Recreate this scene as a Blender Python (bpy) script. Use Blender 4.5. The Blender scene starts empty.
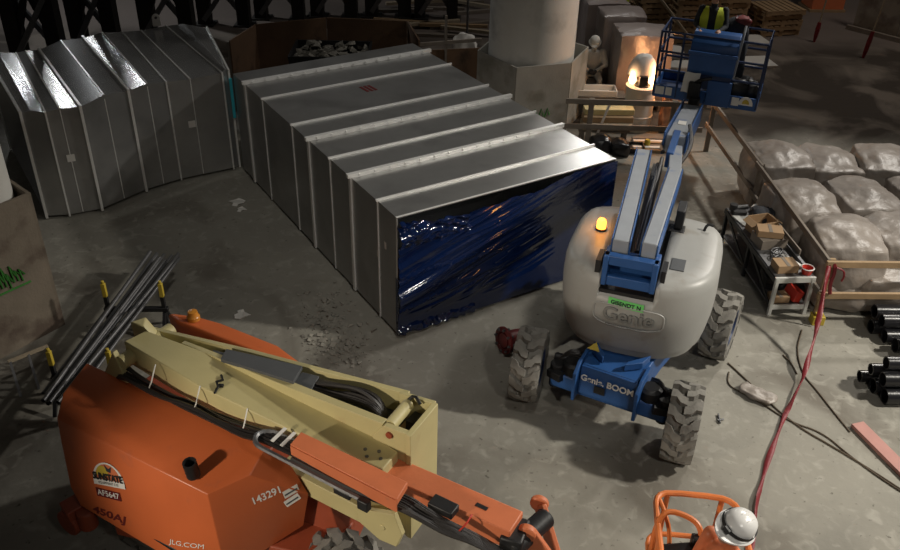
import bpy, bmesh, math, random
from mathutils import Vector, Matrix, noise
random.seed(7)
PI = math.pi
V = Vector
S = bpy.context.scene
COL = S.collection

# ------------------------------------------------------------------ camera
H = 7.1
PITCH, ROLL, FPX = math.radians(32.5), math.radians(-1.38), 882.0
FW = V((0, math.cos(PITCH), -math.sin(PITCH)))
_r = V((1, 0, 0)); _d = FW.cross(_r)
RT = _r * math.cos(ROLL) + _d * math.sin(ROLL)
DN = -_r * math.sin(ROLL) + _d * math.cos(ROLL)
cam = bpy.data.cameras.new('camera'); cam.sensor_width = 36; cam.lens = FPX / 900 * 36
cam.clip_end = 200
camo = bpy.data.objects.new('camera', cam); COL.objects.link(camo)
m = Matrix.Identity(4)
for i in range(3):
    m[i][0] = RT[i]; m[i][1] = -DN[i]; m[i][2] = -FW[i]
m[0][3], m[1][3], m[2][3] = 0, 0, H
camo.matrix_world = m
S.camera = camo

def at(px, py, z=0.0):
    """world point at real height z seen at this place of the photograph"""
    v = FW * FPX + RT * (px - 450) + DN * (py - 275)
    t = (z - H) / v.z
    return V((0, 0, H)) + v * t

# ------------------------------------------------------------------ world, light, exposure
W = bpy.data.worlds.new('night'); S.world = W; W.use_nodes = True
W.node_tree.nodes['Background'].inputs[0].default_value = (1.0, 0.93, .84, 1)
W.node_tree.nodes['Background'].inputs[1].default_value = 0.022
S.view_settings.view_transform = 'Standard'; S.view_settings.look = 'None'
S.view_settings.exposure = 0.0; S.view_settings.gamma = 1.0

def lamp(kind, name, loc, tgt, power, col=(1, .93, .82), size=.6, size_y=None, blend=.4, cone=None):
    l = bpy.data.lights.new(name, kind); l.energy = power; l.color = col
    if kind == 'AREA':
        l.size = size
        if size_y: l.shape = 'RECTANGLE'; l.size_y = size_y
    else:
        l.shadow_soft_size = size
    if kind == 'SPOT':
        l.spot_size = math.radians(cone or 90); l.spot_blend = blend
    o = bpy.data.objects.new(name, l); COL.objects.link(o); o.location = loc
    o.rotation_euler = (V(tgt) - V(loc)).to_track_quat('-Z', 'Y').to_euler()
    return o
lamp('SPOT', 'floodlight_right', (12.5, 7.5, 9.0), (3.6, 6.6, 0), 6300, (1, .94, .83), 0.35, cone=66, blend=.9)
lamp('SPOT', 'floodlight_gallery', (4.5, -3.0, 10.5), (3.6, 5.4, 0), 1450, (1, .95, .86), .5, cone=66, blend=1.0)
lamp('SPOT', 'floodlight_left', (-7.5, .0, 4.4), (-.8, 5.2, 1.4), 2000, (1, .88, .72), .25, cone=34, blend=.7)
lamp('AREA', 'ceiling_lamp_far', (-11.6, 26.0, 6.6), (-6, 14.6, 1.8), 260, (.95, .98, 1), .8)
lamp('AREA', 'ceiling_lamp_back', (4.0, 23.0, 6.9), (1.9, 11.4, 1.8), 95, (1, .97, .92), .6)
lamp('SPOT', 'fill_middle', (1.0, 5.5, 12.0), (-.6, 11.5, 1), 800, (1, .96, .88), .5, cone=52, blend=.9)  # unseen fill, added to brighten the straight duct top
lamp('SPOT', 'floodlight_back_right', (10.5, 17.0, 9.5), (1.5, 10.5, 0), 2700, (1, .95, .87), .3, cone=84, blend=.8)
lamp('AREA', 'fill_right', (12, 21, 10), (11, 21, 0), 190, (1, .88, .78), 1.5)  # added fill without a fixture, lifts the dark ground at the far right

# ------------------------------------------------------------------ materials
def mat(name, col, rough=.6, metal=0.0, var=.25, scale=6, bump=.1, bscale=30, spec=.5, coat=0, second=None, sscale=2.5, sth=.55):
    M = bpy.data.materials.new(name); M.use_nodes = True
    nt = M.node_tree; N = nt.nodes; L = nt.links
    b = N['Principled BSDF']
    b.inputs['Roughness'].default_value = rough; b.inputs['Metallic'].default_value = metal
    b.inputs['Specular IOR Level'].default_value = spec
    b.inputs['Coat Weight'].default_value = coat
    tc = N.new('ShaderNodeTexCoord')
    n1 = N.new('ShaderNodeTexNoise'); n1.inputs['Scale'].default_value = scale; n1.inputs['Detail'].default_value = 6
    L.new(tc.outputs['Object'], n1.inputs['Vector'])
    mx = N.new('ShaderNodeMix'); mx.data_type = 'RGBA'
    c = V(col[:3])
    mx.inputs[6].default_value = (*(c * (1 - var)), 1); mx.inputs[7].default_value = (*(c * (1 + var)), 1)
    L.new(n1.outputs['Fac'], mx.inputs[0]); out = mx.outputs[2]
    if second:
        n3 = N.new('ShaderNodeTexNoise'); n3.inputs['Scale'].default_value = sscale; n3.inputs['Detail'].default_value = 9
        L.new(tc.outputs['Object'], n3.inputs['Vector'])
        rp = N.new('ShaderNodeValToRGB'); rp.color_ramp.elements[0].position = sth; rp.color_ramp.elements[1].position = min(1, sth + .14)
        L.new(n3.outputs['Fac'], rp.inputs[0])
        m2 = N.new('ShaderNodeMix'); m2.data_type = 'RGBA'; m2.inputs[7].default_value = (*second, 1)
        L.new(rp.outputs[0], m2.inputs[0]); L.new(out, m2.inputs[6]); out = m2.outputs[2]
    L.new(out, b.inputs['Base Color'])
    if bump:
        n2 = N.new('ShaderNodeTexNoise'); n2.inputs['Scale'].default_value = bscale; n2.inputs['Detail'].default_value = 5
        L.new(tc.outputs['Object'], n2.inputs['Vector'])
        bp = N.new('ShaderNodeBump'); bp.inputs['Strength'].default_value = bump; bp.inputs['Distance'].default_value = .02
        L.new(n2.outputs['Fac'], bp.inputs['Height']); L.new(bp.outputs[0], b.inputs['Normal'])
    return M
def emis(name, col, s):
    M = bpy.data.materials.new(name); M.use_nodes = True; b = M.node_tree.nodes['Principled BSDF']
    b.inputs['Base Color'].default_value = (*col, 1); b.inputs['Emission Color'].default_value = (*col, 1)
    b.inputs['Emission Strength'].default_value = s
    return M

def floor_mat():
    M = bpy.data.materials.new('dusty_concrete'); M.use_nodes = True
    nt = M.node_tree; N = nt.nodes; L = nt.links; b = N['Principled BSDF']
    b.inputs['Roughness'].default_value = .85; b.inputs['Specular IOR Level'].default_value = .25
    tc = N.new('ShaderNodeTexCoord')
    def nz(s, d=8, dist=0.0):
        n = N.new('ShaderNodeTexNoise'); n.inputs['Scale'].default_value = s; n.inputs['Detail'].default_value = d
        n.inputs['Distortion'].default_value = dist
        L.new(tc.outputs['Object'], n.inputs['Vector']); return n.outputs['Fac']
    def ramp(src, a, c):
        r = N.new('ShaderNodeValToRGB'); r.color_ramp.elements[0].position = a; r.color_ramp.elements[1].position = c
        L.new(src, r.inputs[0]); return r.outputs[0]
    def mix(f, a, c):
        x = N.new('ShaderNodeMix'); x.data_type = 'RGBA'
        for k, q in ((6, a), (7, c)):
            if isinstance(q, tuple): x.inputs[k].default_value = (*q, 1)
            else: L.new(q, x.inputs[k])
        L.new(f, x.inputs[0]); return x.outputs[2]
    c = mix(nz(.9, 9, .4), (.20, .19, .165), (.33, .315, .27))
    c = mix(ramp(nz(.45, 9, 1.2), .52, .68), c, (.17, .155, .13))
    c = mix(ramp(nz(5.5, 12, .8), .54, .78), c, (.37, .355, .31))
    c = mix(ramp(nz(14, 4), .66, .74), c, (.13, .12, .10))
    # the wet, darker ground at the far right: a patch with its own outline
    sx = N.new('ShaderNodeSeparateXYZ'); L.new(tc.outputs['Object'], sx.inputs[0])
    mm = N.new('ShaderNodeMath'); mm.operation = 'MULTIPLY_ADD'; mm.inputs[1].default_value = 2.2
    L.new(nz(.5, 7, .8), mm.inputs[0]); L.new(sx.outputs['Y'], mm.inputs[2])
    mr = N.new('ShaderNodeMapRange'); mr.inputs[1].default_value = 3.0; mr.inputs[2].default_value = 4.0
    L.new(mm.outputs[0], mr.inputs[0])
    mud = mix(ramp(nz(.55, 10, 1.0), .45, .60), (.055, .045, .036), (.17, .145, .12))
    mr2 = N.new('ShaderNodeMapRange'); mr2.inputs[1].default_value = 9.3; mr2.inputs[2].default_value = 10.2
    L.new(mm.outputs[0], mr2.inputs[0]); mud = mix(mr2.outputs[0], mud, (.15, .125, .11))
    c = mix(mr.outputs[0], c, mud)
    L.new(c, b.inputs['Base Color'])
    bp = N.new('ShaderNodeBump'); bp.inputs['Strength'].default_value = .35; bp.inputs['Distance'].default_value = .03
    L.new(nz(7, 10), bp.inputs['Height']); L.new(bp.outputs[0], b.inputs['Normal'])
    return M

M_floor = floor_mat()
M_galv = mat('galvanised_steel', (.46, .46, .455), .25, .72, .20, 3, .05, 6, second=(.36, .36, .355), sscale=1.8)
M_galvd = mat('dull_galvanised_steel', (.36, .36, .357), .30, .70, .18, 3, .05, 6, second=(.29, .29, .287), sscale=1.3)
M_galv2 = mat('glare_white_galvanised', (.86, .86, .84), .36, .35, .12, 9, .05, 30)  # base whitened: lamp glare on the flange lips is put into the colour
M_blue = mat('blue_paint', (.022, .085, .26), .42, 0, .2, 7, .04, 30, second=(.10, .13, .18), sth=.66)
M_bluedk = mat('blue_tube_paint', (.012, .028, .085), .45, 0, .2, 7, .04)
M_film = mat('blue_plastic_film', (.003, .011, .052), .10, 0, .25, 3, .06, 20, spec=.8)
M_grey = mat('grey_moulded_cover', (.33, .33, .315), .42, 0, .08, 4, .05, 60, second=(.27, .255, .225), sscale=3.5, sth=.60)
M_greylt = mat('pale_grey_paint', (.52, .52, .49), .45, 0, .1, 5, .05)
M_beam = mat('dusty_blue_grey_beam', (.27, .29, .32), .5, 0, .15, 5, .05, second=(.06, .13, .30), sscale=2.2, sth=.62)
M_tyre = mat('dusty_grey_rubber', (.20, .19, .17), .9, 0, .3, 12, .25, 40)
M_tyredk = mat('black_rubber', (.035, .033, .03), .8, 0, .3, 12, .2)
M_black = mat('black_plastic', (.012, .012, .013), .5, 0, .3, 10, .1)
M_hose = mat('black_hose', (.02, .017, .016), .45, 0, .3, 20, .05)
M_or = mat('orange_paint', (.54, .125, .038), .38, 0, .10, 3, .04, 60, second=(.44, .115, .05), sscale=5, sth=.62)
M_or2 = mat('scuffed_orange_paint', (.60, .17, .07), .5, 0, .15, 6, .06, second=(.40, .15, .08), sscale=9, sth=.64)
M_rail = mat('orange_tube_paint', (.72, .20, .05), .42, 0, .12, 12, .08, second=(.45, .32, .22), sscale=14, sth=.68)
M_ordk = mat('dark_orange_paint', (.30, .06, .025), .5, 0, .2, 6, .05)
M_cream = mat('cream_paint', (.52, .455, .225), .5, 0, .10, 4, .05, second=(.48, .40, .20), sscale=5, sth=.62)
M_plate = mat('grey_rubber_plate', (.075, .08, .085), .6, 0, .15, 8, .1)
M_steel = mat('dark_steel', (.17, .17, .175), .45, .7, .3, 14, .1)
M_wood = mat('raw_timber', (.31, .21, .115), .75, 0, .25, 6, .15, 25)
M_woodold = mat('weathered_timber', (.19, .16, .13), .8, 0, .3, 6, .2, 25)
M_ply = mat('weathered_plywood', (.20, .165, .125), .8, 0, .3, 3, .2, 30, second=(.11, .08, .06), sscale=2.2, sth=.5)
M_plybox = mat('grey_plywood', (.30, .285, .25), .8, 0, .25, 3, .15, 30, second=(.20, .185, .15), sscale=2.0, sth=.52)
M_plybrown = mat('brown_plywood', (.15, .085, .045), .8, 0, .3, 3, .2, second=(.06, .035, .02), sscale=2, sth=.55)
M_conc = mat('column_concrete', (.58, .57, .53), .8, 0, .12, 2, .08, 30, second=(.42, .41, .38), sscale=1.5, sth=.55)
M_bag = mat('clear_wrapped_beige_sack', (.29, .255, .225), .42, 0, .25, 2.5, .7, 9, spec=.5, second=(.24, .20, .165), sscale=3, sth=.55)
M_wrap = mat('shrink_wrap_mauve_grey', (.28, .235, .22), .30, 0, .25, 3, .5, 8, spec=.6)
M_dark = mat('dark_steel_shoring', (.016, .014, .012), .7, .2, .3, 4, .1)
M_yel = mat('yellow_paint', (.50, .37, .04), .5, 0, .2, 12, .1)
M_card = mat('cardboard', (.34, .22, .12), .85, 0, .15, 8, .05)
M_white = mat('white_paint', (.72, .71, .68), .5, 0, .06, 8, .03)
M_whitesuit = mat('white_coverall', (.50, .48, .44), .9, 0, .15, 10, .3, 20)
M_red = mat('red_paint', (.50, .035, .02), .45, 0, .15, 8, .05)
M_reddk = mat('dark_red_paint', (.12, .012, .012), .5, 0, .3, 10, .1)
M_tape = mat('red_barrier_tape', (.18, .010, .016), .45, 0, .35, 9, .3, 20)
M_green = mat('green_label', (.16, .62, .16), .5, 0, .1, 8, 0)
M_skin = mat('skin', (.50, .28, .19), .6, 0, .1, 8, .05)
M_navy = mat('dark_workwear', (.025, .028, .035), .9, 0, .3, 12, .2)
M_hiviz = mat('yellow_green_vest', (.62, .72, .05), .7, 0, .12, 10, .2)
M_hat = mat('white_hard_hat', (.80, .79, .77), .28, 0, .03, 5, .01)
M_paper = mat('white_paper', (.70, .68, .64), .8, 0, .1, 8, .1)
M_pink = mat('faded_red_plank', (.44, .22, .19), .7, 0, .15, 6, .1)
M_rope = mat('pale_rope', (.33, .27, .19), .9, 0, .2, 20, .2)
M_cable = mat('brown_cable', (.10, .075, .05), .7, 0, .2, 20, .1)
M_blackpipe = mat('black_coated_pipe', (.012, .012, .014), .28, 0, .2, 6, .05, spec=.6)
M_graf = mat('green_spray_paint', (.04, .20, .03), .6, 0, .3, 8, .1)
M_deb = mat('grey_rubble', (.27, .255, .22), .9, 0, .3, 10, .4)
M_lampw = emis('lamp_glow', (1, .55, .24), 8)
M_beacon = emis('beacon_glow', (1, .27, .03), 6)
M_cyan = mat('cyan_tape', (.05, .50, .62), .4, 0, .1, 8, 0)
M_amber = mat('amber_lens', (.55, .22, .03), .3, 0, .1, 8, 0)

# ------------------------------------------------------------------ mesh building
class MB:
    def __init__(s): s.bm = bmesh.new()
    def face(s, vs):
        try: return s.bm.faces.new(vs)
        except ValueError: return None
    def box(s, c, size, rz=0, M=None):
        R = M if M is not None else Matrix.Rotation(rz, 3, 'Z')
        c = V(c); hx, hy, hz = [q / 2 for q in size]
        vs = [s.bm.verts.new(c + R @ V((x * hx, y * hy, z * hz))) for x in (-1, 1) for y in (-1, 1) for z in (-1, 1)]
        for f in ((0, 1, 3, 2), (4, 6, 7, 5), (0, 4, 5, 1), (2, 3, 7, 6), (0, 2, 6, 4), (1, 5, 7, 3)): s.face([vs[i] for i in f])
        return s
    def bar(s, p0, p1, w, h, up=(0, 0, 1)):
        p0, p1 = V(p0), V(p1); y = (p1 - p0); L = y.length; y.normalize(); u = V(up)
        x = y.cross(u)
        if x.length < 1e-4: x = y.cross(V((1, 0, 0)))
        x.normalize(); z = x.cross(y)
        R = Matrix((x, y, z)).transposed()
        return s.box((p0 + p1) / 2, (w, L, h), M=R)
    def loft(s, rings, cap=True, closed=True):
        R = [[s.bm.verts.new(p) for p in r] for r in rings]
        n = len(R[0])
        for a, b in zip(R, R[1:]):
            for i in range(n if closed else n - 1):
                j = (i + 1) % n; s.face([a[i], a[j], b[j], b[i]])
        if cap and closed: s.face(R[0][::-1]); s.face(R[-1])
        return s
    def cyl(s, p0, p1, r0, r1=None, n=20, cap=True):
        p0, p1 = V(p0), V(p1); r1 = r0 if r1 is None else r1
        d = (p1 - p0).normalized(); q = d.to_track_quat('Z', 'Y').to_matrix()
        C = [q @ V((math.cos(2 * PI * i / n), math.sin(2 * PI * i / n), 0)) for i in range(n)]
        return s.loft([[p0 + c * r0 for c in C], [p1 + c * r1 for c in C]], cap)
    def pipe(s, p0, p1, r, t, n=18):
        p0, p1 = V(p0), V(p1); d = (p1 - p0).normalized(); q = d.to_track_quat('Z', 'Y').to_matrix()
        C = [q @ V((math.cos(2 * PI * i / n), math.sin(2 * PI * i / n), 0)) for i in range(n)]
        a = [p0 + c * (r - t) for c in C]; b = [p0 + c * r for c in C]; e = [p1 + c * r for c in C]; f = [p1 + c * (r - t) for c in C]
        return s.loft([a, b, e, f, a], cap=False)
    def tube(s, pts, r, n=8, cap=True, smooth=0, close=False):
        P = [V(p) for p in pts]
        for _ in range(smooth):
            Q = [P[0]]
            for a, b in zip(P, P[1:]): Q += [a * .75 + b * .25, a * .25 + b * .75]
            P = Q + [P[-1]]
        rings = []; prev = None
        for i, p in enumerate(P):
            d = (P[min(i + 1, len(P) - 1)] - P[max(i - 1, 0)]).normalized()
            if prev is None:
                x = d.orthogonal().normalized()
            else:
                x = (prev - d * prev.dot(d)).normalized()
            prev = x; y = d.cross(x)
            rr = r[i] if isinstance(r, (list, tuple)) else r
            rings.append([p + (x * math.cos(2 * PI * k / n) + y * math.sin(2 * PI * k / n)) * rr for k in range(n)])
        return s.loft(rings, cap)
    def lathe(s, c, prof, n=24, axis=(0, 0, 1), cap=True):
        c = V(c); q = V(axis).normalized().to_track_quat('Z', 'Y').to_matrix()
        return s.loft([[c + q @ V((r * math.cos(2 * PI * i / n), r * math.sin(2 * PI * i / n), z)) for i in range(n)] for r, z in prof], cap)
    def prism(s, poly, d):
        d = V(d); return s.loft([[V(p) for p in poly], [V(p) + d for p in poly]])
    def hull(s, pts):
        vs = [s.bm.verts.new(p) for p in pts]
        r = bmesh.ops.convex_hull(s.bm, input=vs)
        bad = list({v for v in r['geom_interior'] + r['geom_unused'] if isinstance(v, bmesh.types.BMVert)})
        bmesh.ops.delete(s.bm, geom=bad, context='VERTS')
        bmesh.ops.dissolve_limit(s.bm, angle_limit=.06, verts=s.bm.verts[:], edges=s.bm.edges[:])
        return s
    def blob(s, c, size, rz=0, e=.35, n=10, amp=.05, fr=2.0, seed=0, tilt=0):
        """a rounded lumpy box"""
        b = bmesh.new(); bmesh.ops.create_cube(b, size=2); bmesh.ops.subdivide_edges(b, edges=b.edges[:], cuts=n, use_grid_fill=True)
        R = Matrix.Rotation(rz, 3, 'Z') @ Matrix.Rotation(tilt, 3, 'X'); mp = {}
        for v in b.verts:
            p = v.co.copy(); sp = p.normalized() * 1.0
            k = max(abs(p.x), abs(p.y), abs(p.z)); q = p * (1 - e) + sp * e * 1.25
            q = V((q.x * size[0] / 2, q.y * size[1] / 2, q.z * size[2] / 2))
            nn = noise.noise(q * fr + V((seed * 7.3, seed * 3.1, seed))) + .5 * noise.noise(q * fr * 2.7 + V((seed, 5, 1))) + .16 * (1 - 3 * abs(noise.noise(q * fr * 2.2 + V((2, seed, 8)))))
            q += sp * nn * amp
            mp[v] = s.bm.verts.new(V(c) + R @ q)
        for f in b.faces: s.face([mp[v] for v in f.verts])
        b.free(); return s
    def build(s, name, m, parent=None, bevel=0, seg=2, smooth=35, sub=0):
        bm = s.bm
        bmesh.ops.recalc_face_normals(bm, faces=bm.faces)
        me = bpy.data.meshes.new(name)
        if parent is None:
            xs = [v.co for v in bm.verts]
            o3 = V((sum((min(v[i] for v in xs), max(v[i] for v in xs))) / 2 if i < 2 else min(v[2] for v in xs) for i in range(3)))
            bm.transform(Matrix.Translation(-o3))
        else:
            bm.transform(root_matrix(parent).inverted())
        bm.to_mesh(me); bm.free()
        for mm in (m if isinstance(m, (list, tuple)) else [m]): me.materials.append(mm)
        if smooth:
            me.polygons.foreach_set('use_smooth', [True] * len(me.polygons))
            me.set_sharp_from_angle(angle=math.radians(smooth))
        o = bpy.data.objects.new(name, me); COL.objects.link(o)
        if parent is None: o.location = o3
        else: o.parent = parent
        if bevel:
            b = o.modifiers.new('bevel', 'BEVEL'); b.width = bevel; b.segments = seg; b.limit_method = 'ANGLE'; b.angle_limit = math.radians(28)
            b.harden_normals = False
        if sub:
            u = o.modifiers.new('sub', 'SUBSURF'); u.levels = sub; u.render_levels = sub
        return o
def root_matrix(o):
    while o.parent: o = o.parent
    return Matrix.Translation(o.location) @ o.rotation_euler.to_matrix().to_4x4()
def tag(o, label, cat, group=None, kind=None):
    o['label'] = label; o['category'] = cat
    if group: o['group'] = group
    if kind: o['kind'] = kind
    return o
def struct(o, label=None, cat=None):
    o['kind'] = 'structure'
    if label: o['label'] = label; o['category'] = cat
    return o
def thing(name, label, cat, loc, rz=0, group=None):
    o = bpy.data.objects.new(name, None); COL.objects.link(o); o.empty_display_size = .2
    o.location = loc; o.rotation_euler = (0, 0, rz)
    return tag(o, label, cat, group)
class Fr:
    """local frame on the ground: f(x, y, z) -> world point"""
    def __init__(s, x, y, deg):
        s.o = V((x, y, 0)); s.rz = math.radians(deg); s.R = Matrix.Rotation(s.rz, 3, 'Z')
    def __call__(s, x, y, z=0): return s.o + s.R @ V((x, y, z))
    def d(s, x, y, z=0): return s.R @ V((x, y, z))
def part_label(o, l): o['label'] = l; return o

def text_mesh(name, txt, size, m, parent, mapper, extrude=.002, shear=0, bold=0, align='CENTER', fit=None):
    cu = bpy.data.curves.new('t', 'FONT'); cu.body = txt; cu.size = size; cu.align_x = align; cu.align_y = 'CENTER'
    cu.extrude = extrude; cu.shear = shear; cu.offset = bold
    t = bpy.data.objects.new('t', cu); COL.objects.link(t)
    dg = bpy.context.evaluated_depsgraph_get(); dg.update()
    me = bpy.data.meshes.new_from_object(t.evaluated_get(dg))
    bpy.data.objects.remove(t); bpy.data.curves.remove(cu)
    iv = root_matrix(parent).inverted(); k = 1
    if fit: xs = [v.co.x for v in me.vertices]; k = fit / (max(xs) - min(xs))
    for v in me.vertices: v.co = iv @ mapper(v.co.x * k, v.co.y, v.co.z)
    me.name = name; me.materials.clear(); me.materials.append(m)
    o = bpy.data.objects.new(name, me); COL.objects.link(o); o.parent = parent
    return o
def plane_map(c, ex, ey):
    c, ex, ey = V(c), V(ex).normalized(), V(ey).normalized(); ey = (ey - ex * ey.dot(ex)).normalized(); n = ex.cross(ey)
    return lambda x, y, z: c + ex * x + ey * y + n * (z + .004)

def ordinal(i): return ['first', 'second', 'third', 'fourth', 'fifth', 'sixth', 'seventh', 'eighth', 'ninth', 'tenth', 'eleventh', 'twelfth'][i]

# ================================================================== SETTING
b = MB(); b.box((1, 14, -.1), (44, 44, .2)); struct(b.build('floor', M_floor, smooth=0))
# plywood hoarding at the far right
b = MB(); p0, p1 = at(852, 29), at(925, 48)
dv = (p1 - p0).normalized(); nv = V((-dv.y, dv.x, 0))
for i in range(4):
    a = p0 + dv * (i * 1.25); c = a + dv * 1.22
    b.prism([a, c, c + nv * .04, a + nv * .04], (0, 0, 2.4))
struct(b.build('wall_right', M_ply))
b = MB(); q0 = p0 - dv * .1; b.bar(q0 - nv * .12 + V((0, 0, .06)), p0 + dv * 5 - nv * .12 + V((0, 0, .06)), .1, .12)
struct(b.build('trim_1', M_woodold))

# ================================================================== DUCTS
def rect_ring(o, a, z0, z1): return [o + V((0, 0, z0)), o + a + V((0, 0, z0)), o + a + V((0, 0, z1)), o + V((0, 0, z1))]
HD = 1.83
D0 = V((-.669, 9.549, 0)); DA = V((math.cos(math.radians(32.19)), math.sin(math.radians(32.19)), 0)); DB = V((-DA.y, DA.x, 0))
DW = 3.52
duct = thing('straight_duct', 'long straight galvanised sheet metal duct with blue film over its near end', 'duct', D0 + DA * DW / 2)
cuts = [0, .52, 1.30, 1.96, 2.68, 3.30, 4.50, 5.28, 5.86]
for i, (t0, t1) in enumerate(zip(cuts, cuts[1:])):
    r = []
    for t in (t0 + .004, t1 - .004):
        o = D0 + DB * t; r.append(rect_ring(o, DA * DW, .05, HD))
    inn = []
    for t in (t1 - .004, t0 + .004):
        o = D0 + DB * t + DA * .012; inn.append(rect_ring(o, DA * (DW - .024), .062, HD - .012))
    m_ = MB(); m_.loft(r + inn + [r[0]], cap=False)
    m_.build('duct_section', M_galvd, duct, smooth=0)
def flange(t, out, th, name='flange'):
    """angle-iron frame round the duct: stands out from the sheet"""
    m_ = MB(); w = th
    o = D0 + DB * (t - w / 2); d = DB * w
    for (x0, x1, z0, z1) in ((-out, DW + out, HD, HD + out), (-out * .45, 0, .03, HD + .0005), (DW, DW + out * .45, .03, HD + .0005)):
        pts = [o + DA * x0 + V((0, 0, z0)), o + DA * x1 + V((0, 0, z0)), o + DA * x1 + V((0, 0, z1)), o + DA * x0 + V((0, 0, z1))]
        m_.prism(pts, d)
    if out > .04:
        for k in range(15):
            x = .12 + k * (DW - .24) / 14; p = o + DA * x + V((0, 0, HD + out * .55))
            m_.cyl(p - DB * .02, p + DB * (w + .02), .014, n=6)
    return m_.build(name, M_galv2, duct, smooth=0)
for t in (1.30, 2.68, 5.28): flange(t, .055, .06)
for t in (.52, 1.96, 3.30, 4.50): flange(t, .028, .025, 'standing_seam')
flange(.018, .006, .03, 'end_rim')
for k in (.08, 1.2, 2.3, 3.4):
    m_ = MB(); p = D0 + DA * k + DB * .1; m_.cyl(p, p + V((0, 0, .05)), .02, n=8); m_.build('foot', M_galv2, duct)
# blue film stretched over the near end
def film():
    m_ = MB(); nx, nz = 170, 120; G = []
    for j in range(nz + 1):
        row = []
        for i in range(nx + 1):
            s_ = i / nx; top = HD - .02
            dip = .0
            if .0 < s_ < .78: dip = .20 * (math.sin(PI * min(1, s_ / .78)) ** .8) * (.75 + .35 * noise.noise(V((s_ * 9, 3, 1))))
            if s_ < .1: dip *= .35 + 6 * s_
            z = .05 + (top - dip - .05) * j / nz + (.0 if j < nz else .015 * noise.noise(V((s_ * 40, 0, 0))))
            x = s_ * (DW + .03) - .015
            u = x; w = z
            # slanting creases running up to the right, strongest towards the left
            q = w - .30 * u
            def rdg(v): return 1 - abs(noise.noise(v)) * 2
            msk = max(.06, min(1, 1.35 - s_ * 1.75)) * (.55 + .9 * max(0, noise.noise(V((u * .8 + 1, w * 1.4, 3))) + .2))
            if w < .50: msk *= max(.04, (w - .25) / .25)
            wr = max(0, rdg(V((u * .45 + 2, q * 4.5, 4))) - .40) * .12 + max(0, rdg(V((u * .9, q * 9, 9))) - .45) * .08
            cr = 0
            if (w > 1.42 and s_ < .30): cr = .05 * rdg(V((u * 7, w * 9, 2)))
            if (w < .17 and s_ < .34): cr = .05 * rdg(V((u * 9, w * 9, 2)))
            if .95 < w < 1.0 and s_ < .5: wr += .02
            p = D0 + DA * x + V((0, 0, z)) - DB * (.02 + .004 * noise.noise(V((u * 2, w * 2, 1))) + msk * wr + cr)
            row.append(m_.bm.verts.new(p))
        G.append(row)
    for j in range(nz):
        for i in range(nx): m_.face([G[j][i], G[j][i + 1], G[j + 1][i + 1], G[j + 1][i]])
    # the strip of film folded round the left edge
    for z0, z1 in ((.05, .95),):
        a = D0 - DB * .022 - DA * .02
        m_.prism([a + V((0, 0, z0)), a + DB * .06 + V((0, 0, z0)), a + DB * .05 + V((0, 0, z1)), a + V((0, 0, z1))], DA * .004)
    return m_.build('plastic_film', M_film, duct, smooth=60)
part_label(film(), 'glossy dark blue plastic film stretched over the duct end')
m_ = MB(); c = D0 + DB * 4.0 + DA * 1.62 + V((0, 0, HD + .001))
for k in (0, 1, 2): m_.prism([c + DA * (k * .075) + DB * .0, c + DA * (k * .075 + .045), c + DA * (k * .075 + .02) + DB * .26, c + DA * (k * .075 - .025) + DB * .26], (0, 0, .003))
part_label(m_.build('mark', M_reddk, duct, smooth=0), 'dark red painted mark')
for t, z in ((.30, 1.22), (.52, .98)):
    m_ = MB(); p = D0 + DB * t + V((0, 0, z)) - DA * .004; m_.prism([p, p + DB * .05, p + DB * .05 + V((0, 0, .1)), p + V((0, 0, .1))], -DA * .002); m_.build('paper_tag', M_paper, duct, smooth=0)

# the bent duct
near = [(20, 113), (45, 112), (80, 107), (128, 91), (166, 82), (222, 73), (247, 67)]
far = [(-14, 55), (16, 53), (39, 50), (83, 38), (122, 32), (166, 26), (207, 28)]
NP = [at(*p, HD) for p in near]; FP = [at(*p, HD) for p in far]
NP[6] = D0 + DB * 6.02 + V((0, 0, HD))  - DA * .02
bend = thing('bent_duct', 'wide curved galvanised duct elbow behind the plywood box on the left', 'duct', sum((V((p.x, p.y, 0)) for p in NP + FP), V()) / 14)
def bring(n, f, e=0.0, z0=.05, z1=HD):
    d = (f - n).normalized() * e
    a, c = V((n.x, n.y, 0)) - V((d.x, d.y, 0)), V((f.x, f.y, 0)) + V((d.x, d.y, 0))
    return [a + V((0, 0, z0)), c + V((0, 0, z0)), c + V((0, 0, z1)), a + V((0, 0, z1))]
for i in range(6):
    n0, n1, f0, f1 = NP[i], NP[i + 1], FP[i], FP[i + 1]
    k = .004
    m_ = MB()
    rr_ = lambda q, e, z0, z1: bring(n0.lerp(n1, q), f0.lerp(f1, q), e, z0, z1)
    dz = (.03, .02, .065, .05, -.02, .06)[i]; rs = (.42, .42, .50, .50, .42, .45)[i]
    outer = [rr_(k, 0, .05, HD), rr_(rs, 0, .05, HD + dz), rr_(1 - k, 0, .05, HD)]
    inner = [rr_(1 - k, -.012, .062, HD - .012), rr_(rs, -.012, .062, HD + dz - .012), rr_(k, -.012, .062, HD - .012)]
    m_.loft(outer + inner + [outer[0]], cap=False)
    m_.build('duct_section', M_galv, bend, smooth=0)
    # cross-broken ribs on the top of the section
    if i in (1, 2, 3, 4):
        for q in ((.5,) if i in (2, 3) else (.42,)):
            a, c = n0.lerp(n1, q), f0.lerp(f1, q)
            m_ = MB(); dz = (.03, .02, .065, .05, -.02, .06)[i]; m_.bar(a + V((0, 0, dz + .004)), c + V((0, 0, dz + .004)), .025, .012)
            m_.bar(V((a.x, a.y, .06)), V((a.x, a.y, HD)), .012, .008, up=(a - c)); m_.build('seam', M_galv2, bend, smooth=0)
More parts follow.
